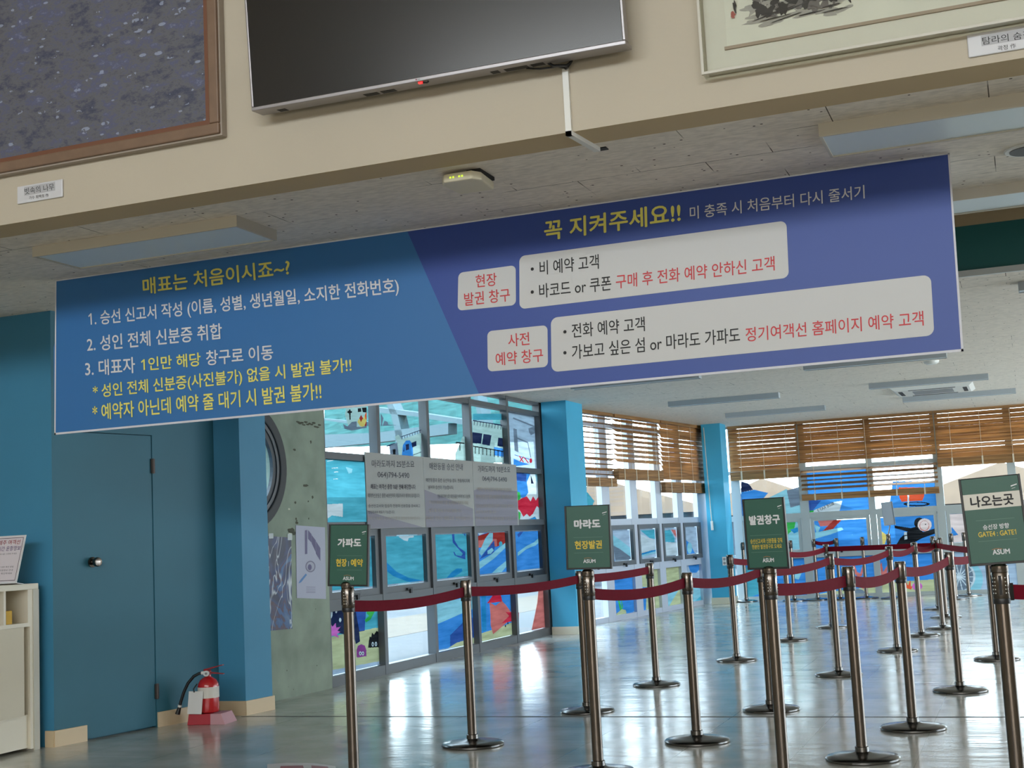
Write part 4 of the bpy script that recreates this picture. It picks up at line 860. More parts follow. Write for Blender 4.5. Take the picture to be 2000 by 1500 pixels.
board(3.085, 4.315, 'grey notice board headed 10 minutes with a phone number, beside the blue column', [(1277,560),(1335,540),(1770,566),(1778,945),(1288,960)],
      [('가파도까지 𝟣0분소요',(1330,280),(1332,355),(1692,363),0.0), ('064)794-5490',(1380,400),(1382,468),(1656,479),0.0)],
      [('매표는 여객선 출항 𝟣0분 전에 마감합니다',(1330,522),(1332,567),(1712,577),0.004), ('예약하신분들은 출항 40분전까지 매표하셔야 합니다',(1306,602),(1308,654),(1746,660),0.004), ('승선신고서와 탑승자 전원의 신분증을 준비하고',(1310,710),(1312,752),(1742,754),0.004), ('방문하셔야 합니다',(1310,780),(1312,817),(1536,817),0.004), ('만석 시 매표가 조기에 마감될 수 있습니다',(1310,850),(1312,890),(1752,890),0.004)])

# ------------------------------------------------------------------ small fittings on the corner column
so = empty('wall_socket', (-4.398, 20.3, 0.65), label='white double wall socket on the far corner column', cat='wall socket')
local(MB().box((-4.432,20.288,0.585),(-4.364,20.2995,0.715)).build('plate', M_white), so)
mb = MB()
for z in (0.62, 0.68): mb.lathe([(0.021,0),(0.021,0.003)], 16, (-4.398,20.288,z), axis=(0,-1,0))
local(mb.build('outlet', mat('outlet_grey', rgb(150,150,150),0.5)), so)
pc = empty('blind_pull_cord', (-4.54, 20.28, 1.6), label='white blind pull cord with a weight against the corner column', cat='cord')
mb = MB(); mb.tube([(-4.585,20.28,2.72),(-4.57,20.28,1.9),(-4.555,20.28,1.27)], 0.006, 6); local(mb.build('cord', M_cord), pc)
mb = MB(); mb.tube([(-4.555,20.28,1.27),(-4.553,20.28,1.13)], 0.02, 8); local(mb.build('weight', M_white), pc)
# floor sticker near the front posts
q = [floor_at(*p) for p in ((522,1493),(560,1490.5),(612,1491),(655,1497),(660,1530),(520,1530))]
fk = empty('floor_sticker', (q[0][0], q[0][1], 0), label='worn white and red floor sticker at the foot of the first signed post', cat='sticker')
local(MB().prism(q[::-1], 0.0, 0.002).build('backing', mat('sticker_white', rgb(206,200,198),0.4)), fk)
mb = MB()
for a in ([(548,1497),(592,1496),(596,1512),(545,1512)], [(608,1496),(640,1498),(646,1512),(611,1512)]): mb.prism([floor_at(*p) for p in a][::-1], 0.002, 0.003)
local(mb.build('red_print', mat('sticker_red', rgb(150,70,70),0.4)), fk)

# ------------------------------------------------------------------ belt barrier posts
HP = 0.917
def _proto(parts):
    return parts
mb = MB(); mb.lathe([(0.172,0.0),(0.178,0.004),(0.178,0.012),(0.170,0.019),(0.12,0.027),(0.05,0.034),(0.034,0.040),(0.033,0.062),(0.029,0.064)], 40); pb_base = mb
mb = MB(); mb.lathe([(0.0265,0.045),(0.0265,0.80)], 24); pb_pole = mb
mb = MB(); mb.lathe([(0.0305,0.798),(0.0315,0.801),(0.0315,0.815),(0.0305,0.818)], 24); pb_ring = mb
mb = MB(); mb.lathe([(0.030,0.817),(0.0315,0.819),(0.0315,0.911),(0.028,HP),(0.010,HP)], 28); pb_head = mb
mb = MB()
for k in range(4):
    a = PI/4+k*PI/2; c, s = math.cos(a), math.sin(a); t = (-s, c)
    P = [(c*r+t[0]*w, s*r+t[1]*w, z) for z in (0.832,0.903) for r, w in ((0.0290,-0.006),(0.0330,-0.005),(0.0330,0.005),(0.0290,0.006))]
    mb.hexa(P)
pb_slot = mb
mb = MB()
for k in range(4):
    a = k*PI/2
    for j in range(5):
        for w in (-0.17, 0.17): mb.lathe([(0.0022,0),(0.0022,0.0012)], 8, (0.0312*math.cos(a+w),0.0312*math.sin(a+w),0.838+j*0.014), axis=(math.cos(a+w),math.sin(a+w),0))
pb_dot = mb
_meshes = {}
def inst(name, mbx, mats, parent, smooth=True):
    if name not in _meshes:
        o = mbx.build(name, mats, parent, smooth=smooth); _meshes[name] = o; return o
    o = _meshes[name].copy(); o.parent = parent; o.location = (0,0,0); o.scale = (1,1,1); COL.objects.link(o); return o
GS = 'stainless belt posts of the queue barrier'
POSTS = {}
def post(key, x, y, label, name='belt_post', rz=0.0, lift=0.0):
    r = empty(name, (x, y, 0), rz=math.radians(rz), label=label, cat='barrier post', group=GS)
    inst('base', pb_base, M_steel_b, r); po = inst('pole', pb_pole, M_steel, r)
    c = inst('collar', pb_ring, M_black, r); h = inst('head', pb_head, M_steel, r); s = inst('belt_slot', pb_slot, M_dark, h, False); 
    if name == 'signed_belt_post' and lift: inst('dot_row', pb_dot, M_white, h, False)
    if lift:
        c.location.z = lift; h.location.z = lift; po.scale.z = 1+lift/0.8
    POSTS[key] = (r, x, y); return r
def belt(a, b, sag=0.03, zc=0.862, wd=0.055, ends=None):
    ra, xa, ya = POSTS[a]
    xb, yb = POSTS[b][1:] if isinstance(b, str) else b
    L = math.hypot(xb-xa, yb-ya); dx, dy = (xb-xa)/L, (yb-ya)/L; nx, ny = -dy*0.0012, dx*0.0012
    mb = MB(); N = 18; vs = []
    for i in range(N+1):
        t = i/N; x = xa+dx*(0.030+t*(L-0.060)); y = ya+dy*(0.030+t*(L-0.060)); z = zc-sag*4*t*(1-t)
        vs += [(x+nx,y+ny,z-wd/2),(x+nx,y+ny,z+wd/2),(x-nx,y-ny,z+wd/2),(x-nx,y-ny,z-wd/2)]
    fs = [(i*4+e,(i+1)*4+e,(i+1)*4+(e+1)%4,i*4+(e+1)%4) for i in range(N) for e in range(4)]+[(3,2,1,0),(N*4,N*4+1,N*4+2,N*4+3)]
    mb.add(vs, fs)
    o = mb.build('belt', M_belt); o.parent = ra
    rz = ra.rotation_euler.z
    o.matrix_parent_inverse = Matrix.Rotation(-rz, 4, 'Z') @ Matrix.Translation(-Vector(ra.location))
    mb = MB(); ex, ey = xb-dx*0.030, yb-dy*0.030
    pl = Plane((ex,ey,zc), (nx/0.0012,ny/0.0012,0), (0,0,1), (dx,dy,0)); pl.box(mb, -0.007, 0.007, -0.032, 0.032, -0.018, 0.002); c = mb.build('belt_clip', M_black); c.parent = o
    return o
gm = floor_at(1169.5, 1511)
KS = (EYE-0.83)/(EYE-0.808)
K1 = (EYE-0.845)/(EYE-0.808)
post('S1', -3.525*K1, 6.551*K1, 'signed post with the board headed 가파도 in front of the pale poster', 'signed_belt_post', lift=0.037)
post('S2', -3.045, 7.078, 'post joined by belt to the board headed 가파도, its whole disc base in view', lift=0.012)
post('S3', -2.808, 8.454, 'post tucked close behind the board headed 마라도')
post('Sm', gm[0], gm[1], 'tall signed post with the board headed 마라도', 'signed_belt_post', lift=0.035)
post('S4', -1.792, 7.264, 'front post midway between the boards headed 마라도 and 발권창구')
post('S5', -2.723, 9.882, 'post before the turned-in windows, seen above the belt beside the board headed 마라도')
post('S6', -2.475, 11.641, 'post just in front of the corner column with the wall socket', rz=20)
post('S7', -1.615, 8.52, 'post tucked close behind the board headed 발권창구')
post('S8', -1.193*KS, 6.50*KS, 'signed post with the board headed 발권창구', 'signed_belt_post', lift=0.022)
post('S9', -0.855, 6.772, 'unsigned post joined by belt to the board headed 발권창구, whole disc base in view', rz=30, lift=0.015)
post('S10', -0.695, 7.766, 'post one belt beyond the unsigned post joined to the board headed 발권창구', rz=30)
post('S11', -0.522, 9.424, 'post two belts beyond the unsigned post joined to the board headed 발권창구')
post('S12', -1.445, 10.434, 'post half hidden behind the unsigned post joined to the board headed 발권창구')
post('S13', -1.18, 12.276, 'post half hidden behind another post, straight below the small grey backed board')
post('S14', -1.085, 13.827, 'post between the small grey backed board and the meeting of two red belts')
post('S15', -0.93, 14.657, 'post where two red belts meet, directly in front of a far mullion')
post('S16', -2.332, 13.589, 'post right beside the lower corner of the board headed 발권창구')
post('S18', -0.334, 11.433, 'post almost hidden behind the board headed 나오는곳')
post('S19', -0.128*KS, 5.688*KS, 'signed post with the board headed 나오는곳 and GATE4', 'signed_belt_post', rz=45, lift=0.022)
post('F1', -2.131, 15.132, 'post at the end of the taut bright red belt towards the corner column')
post('F2', -2.363, 20.646, 'lone post by the far windows without any belt')
post('F3', -2.738, 20.581, 'far post at the end of the short red belt towards the diver picture')
post('F9', -3.083, 20.626, 'far post at the end of the short red belt towards the corner column')
post('F10', -3.42, 20.538, 'far post between the board headed 발권창구 and the short red belt')
post('F12', -4.198, 20.75, 'far post in the corner next to the column with the socket')
post('F8', -1.958, 20.438, 'far post carrying a grey backed board, by the diver picture', 'signed_belt_post')
post('F5', -1.162, 17.759, 'post behind the meeting point of two red belts, farther of two')
post('F6', -0.988, 16.281, 'post behind the meeting point of two red belts, nearer of two')
post('F7', -1.047, 19.85, 'far post between the diver picture and the wheel picture')
post('F4', -0.902, 20.518, 'far post standing in front of the wheel picture')
post('X1', 1.05, 6.1, 'post beside the way out, just past the frame edge')
for a, b, sg in (('S2','S1',0.025),('S3','S2',0.02),('S4','Sm',0.03),('S7','S4',0.03),('S9','S8',0.012),('S10','S9',0.03),('S11','S10',0.03),('S18','S11',0.03),('S5','S3',0.01),('S12','S7',0.025),('S13','S12',0.04),
                 ('S14','S13',0.03),('S15','S14',0.03),('S16','F1',0.03),('F1','S15',0.0),('S18','S15',0.01),('X1','S19',0.03),('F9','F3',0.02),('S6','S16',0.04)):
    belt(a, b, sg)

# boards on the signed posts
def sign_board(key, cx, cy, cz, yaw, roll, tilt, w, h, content, back=False):
    r = POSTS[key][0]
    R = Matrix.Rotation(math.radians(yaw),3,'Z') @ Matrix.Rotation(math.radians(tilt),3,'X') @ Matrix.Rotation(math.radians(roll),3,'Y')
    u, v = R @ Vector((1,0,0)), R @ Vector((0,0,1)); o = Vector((cx,cy,cz))-u*(w/2)-v*(h/2)
    pl = Plane(tuple(o), tuple(u), tuple(v))
    inv = Matrix.Rotation(-r.rotation_euler.z, 4, 'Z') @ Matrix.Translation(-Vector(r.location))
    def att(ob, par=None):
        for q in (ob if isinstance(ob, list) else [ob]):
            if par: q.parent = par
            else: q.parent = r; q.matrix_parent_inverse = inv
        return ob
    mb = MB(); e = 0.009
    pl.box(mb, 0, e, 0, h, -0.016, 0.004); pl.box(mb, w-e, w, 0, h, -0.016, 0.004); pl.box(mb, e, w-e, 0, e, -0.016, 0.004); pl.box(mb, e, w-e, h-0.004, h, -0.014, 0.0); pl.box(mb, e, w-e, e, h-0.004, -0.014, -0.004)
    fr = att(mb.build('sign_frame', mat('sign_back_grey', rgb(140,150,160),0.5) if back else M_black, bevel=0.0015))
    LF = {'Sm':0.035,'S1':0.037,'F8':0.0}.get(key,0.022); mb = MB(); top = Vector(POSTS[key][0].location)+Vector((0,0,HP-0.002)); bot = pl.P(w/2, 0.0, -0.006)
    mb.lathe([(0.0315,0.0),(0.0325,0.003),(0.0325,0.022),(0.024,0.030),(0.012,0.034)], 20, (top.x, top.y, top.z+LF)); mb.tube([(top.x,top.y,top.z+0.02+LF), (bot[0],bot[1],bot[2]+0.003)], 0.009, 8)
    att(mb.build('sign_socket', M_steel, smooth=True))
    if back: return
    mb = MB(); pl.box(mb, e, w-e, e, h-0.004, -0.004, 0.0); att(mb.build('poster', M_green), fr)
    W_, H_ = w, h
    for kind, its, m in content:
        if kind == 'text': att(lettering('lettering', [(t,(u0*W_,v1*H_),(u0*W_,v0*H_),(u1*W_,v0*H_),b) for t, u0, u1, v0, v1, b in its], pl, m, None, 0.0016, px=False), fr)
        else:
            mb = MB()
            for u0, u1, v0, v1 in its: mb.add([pl.P(a*W_,b*H_,0.0008) for a, b in ((u0,v0),(u1,v0),(u1,v1),(u0,v1))], [(0,1,2,3)])
            att(mb.build(kind, m), fr)
    # small arc over the maker's name and the small mark in the corner
    mb = MB(); ua = 0.5*W_-0.02*W_; va = 0.165*H_
    pts = [(ua-0.028*W_*3+0.17*W_*k/8, va+0.010*H_*math.sin(PI*k/8)+0.004*H_) for k in range(9)]
    for (a, b), (c2, d2) in zip(pts[:-1], pts[1:]): mb.add([pl.P(a,b,0.0012), pl.P(c2,d2,0.0012), pl.P(c2,d2+0.004*H_,0.0012), pl.P(a,b+0.004*H_,0.0012)], [(0,1,2,3)])
    att(mb.build('logo_arc', mat('logo_orange', rgb(196,120,60),0.5)), fr)
    mb = MB(); mb.add([pl.P(a*W_,b*H_,0.0012) for a, b in ((0.83,0.862),(0.93,0.880),(0.93,0.893),(0.83,0.875))], [(0,1,2,3)]); mb.add([pl.P(a*W_,b*H_,0.0012) for a, b in ((0.84,0.838),(0.90,0.848),(0.90,0.852),(0.84,0.842))], [(0,1,2,3)]); att(mb.build('corner_mark', M_w_txt), fr)
M_sy = mat('sign_yellow', rgb(212,186,60),0.5); M_line = mat('sign_line', rgb(96,130,118),0.5)
asum = ('ASUM', 0.375, 0.645, 0.10, 0.158, 0.03)
sign_board('S1', -3.502*K1, 6.531*K1, EYE+(1.105-EYE)*K1, 2.5, 2.8, -1.2, 0.243*K1, 0.339*K1, [('text',[('가파도',0.225,0.82,0.632,0.775,0.045), asum],M_w_txt), ('text',[('현장',0.195,0.465,0.318,0.444,0.03),('예약',0.565,0.865,0.318,0.444,0.03)],M_sy), ('text',[('|',0.505,0.515,0.325,0.405,0.0)],M_w_txt), ('rule_line',[(0.22,0.84,0.492,0.496),(0.22,0.84,0.262,0.266)],M_line)])
k_ = (gm[1]-0.02)/6.967
sign_board('Sm', -2.256*k_, 6.967*k_, EYE+(1.138-EYE)*k_, 3.8, 1.0, -0.2, 0.256*k_, 0.349*k_, [('text',[('마라도',0.20,0.79,0.636,0.782,0.05), asum],M_w_txt), ('text',[('현장발권',0.20,0.80,0.318,0.45,0.03)],M_sy), ('rule_line',[(0.18,0.82,0.498,0.502),(0.18,0.82,0.258,0.262)],M_line)])
sign_board('S8', -1.194*KS, 6.479*KS, EYE+(1.114-EYE)*KS, -5.8, 0.0, 2.5, 0.208*KS, 0.344*KS, [('text',[('발권창구',0.13,0.87,0.628,0.765,0.045), asum],M_w_txt), ('text',[('승선신고서와 신분증을 갖춰',0.12,0.88,0.365,0.435,0.015),('한분만 발권창구로 오세요',0.15,0.86,0.288,0.352,0.015)],M_sy), ('rule_line',[(0.12,0.88,0.478,0.482),(0.12,0.88,0.243,0.247)],M_line)])
sign_board('S19', -0.128*KS, 5.668*KS, EYE+(1.128-EYE)*KS, 0.4, -2.2, 0.7, 0.235*KS, 0.351*KS, [('white_band',[(0.04,0.962,0.637,0.814)],mat('sign_white_band',rgb(214,210,200),0.5)), ('text',[('나오는곳',0.15,0.85,0.66,0.79,0.03)],M_k_txt), ('text',[('승선장 방향',0.30,0.72,0.40,0.46,0.02),('ASUM',0.40,0.68,0.112,0.172,0.03)],M_w_txt), ('text',[('GATE4 : GATE𝟣',0.21,0.82,0.322,0.382,0.02)],M_sy), ('rule_line',[(0.2,0.82,0.508,0.512),(0.2,0.82,0.272,0.276)],M_line)])
sign_board('F8', -1.93, 20.42, 1.245, 12, -4, 0, 0.165, 0.345, [], back=True)

# ------------------------------------------------------------------ wooden blinds
def blind(label, pl, u0, u1, parts, bundle, d=0.05, pitch=0.068, wd=0.078, cords=4, grp='wooden slat blinds over the windows'):
    """parts: [(top, bottom, tilt in degrees)]"""
    r = empty('wooden_blind', pl.P((u0+u1)/2, H, d), label=label, cat='blind', group=grp)
    mb = MB(); pl.box(mb, u0, u1, H-0.045, H-0.002, d-0.03, d+0.03); local(mb.build('head_rail', M_slat), r)
    rz = random.Random(int(abs(u0)*100)); mb = MB()
    for top, bot, tilt in parts:
        n = int(round((top-bot)/pitch))
        for i in range(n):
            v = top-pitch*(i+0.5); a = math.radians(tilt+rz.uniform(-2.5,2.5)-(13 if rz.random() < 0.13 else 0)); c, s = math.cos(a)*wd/2, math.sin(a)*wd/2; t = 0.0014; nx, ny = -math.sin(a)*t, math.cos(a)*t
            P = []
            for uu in (u0+0.004, u1-0.004):
                for sd, st in ((-1,-1),(1,-1),(1,1),(-1,1)): P.append(pl.P(uu, v-sd*s+st*ny, d+sd*c+st*nx))
            mb.add(P, [(0,1,2,3),(7,6,5,4),(0,4,5,1),(1,5,6,2),(2,6,7,3),(3,7,4,0)])
    local(mb.build('slats', M_slat), r)
    mb = MB(); n = max(3, int((bundle[1]-bundle[0])/0.013)); h = (bundle[1]-bundle[0])/n
    for i in range(n): pl.box(mb, u0, u1, bundle[0]+i*h+0.0012, bundle[0]+(i+1)*h, d-wd/2+rz.uniform(-.004,.004), d+wd/2+rz.uniform(-.004,.004))
    local(mb.build('gathered_slats', M_slat), r)
    mb = MB()
    for i in range(cords):
        u = u0+(u1-u0)*(i+0.5)/cords
        for dd in (d+wd/2*0.55, d-wd/2*0.75): mb.tube([pl.P(u,H-0.04,dd), pl.P(u,bundle[1],dd)], 0.0028, 5)
        pl.box(mb, u-0.012, u+0.012, bundle[0]-0.003, bundle[1]+0.004, d+wd/2, d+wd/2+0.005)
    local(mb.build('ladder_cords', M_cord), r)
    return r
PBo = PL_B
ub = lambda x, y: PL_B.off(0.05).at(x, y)
b1a, b1b = ub(1140,940), ub(1201,945); b2a, b2b = ub(1203,918), ub(1292,933); b3a, b3b = ub(1295,950), ub(1385,963)
blind('wooden blind with slats turned edge-on, next to the nearer blue column', PL_B, b1a[0]-0.55, b1b[0], [(H-0.05, ub(1180,930)[1]+0.02, -4)], (ub(1170,950)[1], ub(1170,933)[1]))
blind('wooden blind with half open slats letting white daylight through', PL_B, b2a[0], b2b[0], [(H-0.05, ub(1240,908)[1], 40)], (ub(1240,938)[1], ub(1240,917)[1]))
blind('closed glowing wooden blind against the corner column', PL_B, b3a[0], b3b[0], [(H-0.05, ub(1340,935)[1], 66)], (ub(1340,963)[1], ub(1340,943)[1]))
blind('wooden blind on the far wall next to the corner column', PL_F, -4.39, -3.295, [(H-0.05, 2.07, 61)], (1.895, 2.03), cords=3)
blind('long wooden blind in the middle of the far wall, hanging lowest', PL_F, -3.285, -1.225, [(H-0.05, 2.08, 61), (2.0, 1.64, 30)], (1.515, 1.615), cords=5)
blind('wooden blind on the far wall past the blind that hangs lowest', PL_F, -1.215, 0.95, [(H-0.05, 2.05, 61)], (1.91, 2.035), cords=5)

# ------------------------------------------------------------------ printed films on the glass
FK = 0.31
def FC(r, g, b): c = rgb(r, g, b); return (c[0]*FK, c[1]*FK, c[2]*FK, 1)
FM = [film_mat('film_'+n, FC(*c), k) for n, c, k in (
    ('sea_teal',(88,186,204),.22),('blue',(64,148,226),.18),('deep_blue',(52,92,170),.14),('pale_wave',(160,220,232),.25),('white',(232,240,242),.3),('navy',(26,38,74),.05),
    ('red',(224,40,66),.1),('coral',(240,128,118),.3),('sand',(214,212,160),.2),('green',(66,186,84),.12),('pink',(226,112,196),.1),('purple',(150,70,140),.06),('black',(16,18,22),.02),
    ('yellow',(238,206,110),.1),('grey',(120,132,146),.1),('orange',(246,92,50),.1),('hull',(196,222,212),.15),('skin',(248,220,210),.1),('mid_blue',(34,140,196),.12),('brick',(176,52,44),.12),('ice',(206,222,240),.35))]
TEAL,BLUE,DEEP,PALE,WHITE,NAVY,RED,CORAL,SAND,GREEN,PINK,PURPLE,BLACK,YELLOW,GREY,ORANGE,HULL,SKIN,MID,BRICK,ICE = range(21)
def mk(pl, k): return lambda mi, *pts: (mi, [pl.at(*p) for p in k(list(pts))])
def bar(f, mi, a, b, w): 
    (x0,y0),(x1,y1) = a, b; L = math.hypot(x1-x0,y1-y0); nx, ny = -(y1-y0)/L*w/2, (x1-x0)/L*w/2
    return f(mi, (x0+nx,y0+ny),(x1+nx,y1+ny),(x1-nx,y1-ny),(x0-nx,y0-ny))
GA = PL_A.off(-0.064)
def a_rect(k, v0, v1, ins=0.0): return (A_mull[k][1]+ins, A_mull[k+1][0]-ins, v0, v1)
R1 = [a_rect(k,1.965,2.60) for k in range(5)]; R2 = [a_rect(k,1.365,1.905) for k in (0,4)]; RS = [a_rect(k,0.79,1.228,0.07) for k in range(5)]; RL = [a_rect(k,0.09,0.62) for k in (0,2,3,4)]
S = []
def full(r, mi): return (mi, [(r[0]-.01,r[2]-.01),(r[1]+.01,r[2]-.01),(r[1]+.01,r[3]+.01),(r[0]-.01,r[3]+.01)])
f = mk(GA, crop(620,740,0.12))
S += [f(HULL,(480,440),(800,440),(800,790),(640,780),(510,790),(445,580)), f(BLACK,(512,500),(540,500),(540,665),(522,665)), f(BLACK,(480,540),(500,520),(565,530),(560,552),(500,560)), f(BLACK,(655,480),(708,476),(715,535),(660,540)), f(BLACK,(722,470),(800,465),(800,548),(738,540)),
      f(YELLOW,(650,700),(690,620),(710,600),(745,640),(775,580),(800,560),(800,700),(745,790),(690,765)), f(BRICK,(710,585),(742,640),(710,705),(680,640)), f(ORANGE,(775,570),(800,540),(800,670),(775,640)), f(BRICK,(765,760),(800,680),(800,800)), f(GREY,(415,735),(490,772),(560,700),(640,690),(640,778),(720,782),(800,762),(800,795),(560,842),(440,812)),
      f(GREY,(1030,560),(1075,640),(1050,760),(1030,760)), f(GREY,(1060,765),(1090,680),(1140,700),(1150,742),(1285,755)),
      f(HULL,(1260,940),(1320,905),(1370,985),(1690,880),(1690,1290),(1330,1290),(1300,1050)), f(GREY,(1165,1085),(1300,1040),(1325,1290),(1190,1290)), f(NAVY,(1040,1130),(1180,1068),(1300,1030),(1160,1098)), f(BLACK,(1225,1145),(1270,1145),(1272,1235),(1232,1235)), f(BLUE,(1370,1290),(1390,1080),(1440,1005),(1500,1000),(1550,1060),(1560,1290)), f(NAVY,(1395,1185),(1418,1085),(1412,1180)), f(NAVY,(1435,1070),(1490,1055),(1492,1148),(1440,1165)), f(NAVY,(1530,1040),(1608,1010),(1612,1090),(1542,1117)),
      bar(f,NAVY,(1365,942),(1690,830),10), bar(f,NAVY,(1555,1240),(1690,1190),9)]
for x in range(1375, 1680, 42): S.append(bar(f,NAVY,(x,942-(x-1365)*0.34),(x+6,985-(x-1365)*0.34),7))
f = mk(GA, crop(840,760,0.12))
S += [f(HULL,(410,1060),(530,770),(600,770),(600,1170),(410,1170)), bar(f,BLACK,(420,868),(560,882),22), bar(f,BLACK,(430,870),(420,1050),8), bar(f,BLACK,(483,880),(486,1000),14),
      f(HULL,(690,500),(1150,590),(1230,700),(1230,1200),(690,1200)), f(TEAL,(700,400),(1180,400),(1180,500),(700,500)), bar(f,NAVY,(700,510),(1190,592),15), f(NAVY,(690,700),(850,722),(830,888),(690,880)), f(NAVY,(870,728),(1000,750),(972,922),(845,897)), f(NAVY,(1110,788),(1230,805),(1230,950),(1095,926)),
      f(BLUE,(1040,940),(1230,975),(1230,1110),(1040,1075)), bar(f,BLACK,(700,928),(1230,1022),17)]
for i, x in enumerate(range(735, 1230, 62)): S.append(bar(f,BLACK,(x,938+(x-735)*0.18),(x,1050+(x-735)*0.16),12))
for x in range(725, 1180, 48): S.append(bar(f,NAVY,(x,515+(x-700)*0.167),(x-8,580+(x-700)*0.167),8))
S += [full(R1[4], ICE), f(GREY,(1355,640),(1410,650),(1440,1030),(1375,1000)), bar(f,GREY,(1350,470),(1700,610),24), bar(f,GREY,(1400,790),(1590,870),22), bar(f,GREY,(1590,870),(1640,1110),12), f(GREY,(1600,640),(1680,610),(1760,650),(1700,720),(1640,750),(1610,700)), f(BLUE,(1360,1130),(1480,1185),(1620,1225),(1360,1260)), bar(f,DEEP,(1375,1070),(1640,1150),10), bar(f,RED,(1450,1085),(1520,1190),16), bar(f,RED,(1520,1100),(1460,1180),16), bar(f,RED,(1530,1110),(1600,1200),16), f(RED,*blob((1640,1165),22,40,12))]
# second row
S += [full(R2[0], TEAL), full(R2[1], WHITE)]
f = mk(GA, crop(480,760,0.3))
S += [f(WHITE,(528,750),(632,745),(632,832),(560,822),(530,845)), bar(f,WHITE,(530,470),(570,462),5), bar(f,WHITE,(560,515),(600,512),4), bar(f,WHITE,(575,540),(602,538),5), bar(f,WHITE,(570,585),(600,584),4), f(PALE,(650,505),(695,520),(690,545),(670,550))]
f = mk(GA, crop(860,880,0.18662))
S += [f(BLUE,(770,200),(955,215),(905,330),(922,440),(880,500),(840,490),(780,430)), f(DEEP,(770,215),(902,250),(897,325),(770,310)), f(GREEN,(770,420),(835,438),(842,500),(800,540),(770,540)), f(RED,(780,545),(850,500),(905,478),(945,532),(970,478),(1000,522),(1025,485),(1080,540),(1080,620),(1045,612),(1010,580),(970,662),(935,692),(905,662),(870,694),(830,622),(780,612)), f(GREEN,(780,620),(842,650),(832,740),(780,740)), f(PALE,(978,205),(1080,215),(1080,430),(1010,330)), f(NAVY,(945,255),(978,345),(950,347)), f(MID,(925,720),(990,690),(1010,720))]
# awning row
S += [full(RS[0], TEAL), full(RS[1], TEAL), full(RS[2], TEAL), full(RS[3], BLUE), full(RS[4], BLUE)]
f6 = mk(GA, crop(480,760,0.3))
S += [f6(WHITE,(990,945),(1090,940),(1095,965),(1060,970),(1055,990),(1030,985),(1000,965)), f6(MID,(900,1110),(980,1188),(1060,1228),(1150,1246),(1150,1270),(1050,1252),(960,1217),(900,1170))]
S += [f(WHITE,(0,840),(110,845),(100,862),(0,880)), f(DEEP,(118,845),(145,845),(150,940),(190,1010),(262,1060),(262,1140),(190,1117),(150,1097),(136,1060),(150,1064),(165,1095),(218,1105),(235,1080),(175,1012),(130,962)), f(DEEP,(220,845),(262,845),(262,900)), f(MID,(60,1340),(120,1270),(170,1235),(225,1233),(232,1262),(190,1292),(110,1340)),
      f(BRICK,(390,895),(520,855),(700,830),(700,985),(620,992),(595,1005),(400,1015)), f(CORAL,(400,940),(590,925),(596,1000),(400,1012)), f(WHITE,(390,840),(530,835),(405,890)), f(DEEP,(405,1145),(470,1060),(560,940),(553,860),(570,1010),(560,1075),(480,1100)), f(PALE,(405,1070),(470,920),(515,862),(550,862),(548,945),(500,1012),(430,1102)), f(PALE,(492,1050),(540,1018),(560,1042),(530,1078),(496,1084)), f(PALE,(405,1165),(530,1090),(620,1012),(700,950),(700,1000),(560,1132),(405,1245)), f(PALE,(510,1310),(600,1226),(700,1145),(700,1205),(610,1310)), f(TEAL,*blob((632,975),18,26,12)),
      f(PALE,(810,1065),(900,1000),(980,960),(1065,885),(1065,930),(1000,992),(960,1006),(900,1032),(810,1105)), f(DEEP,(805,880),(850,835),(880,835),(820,910))]
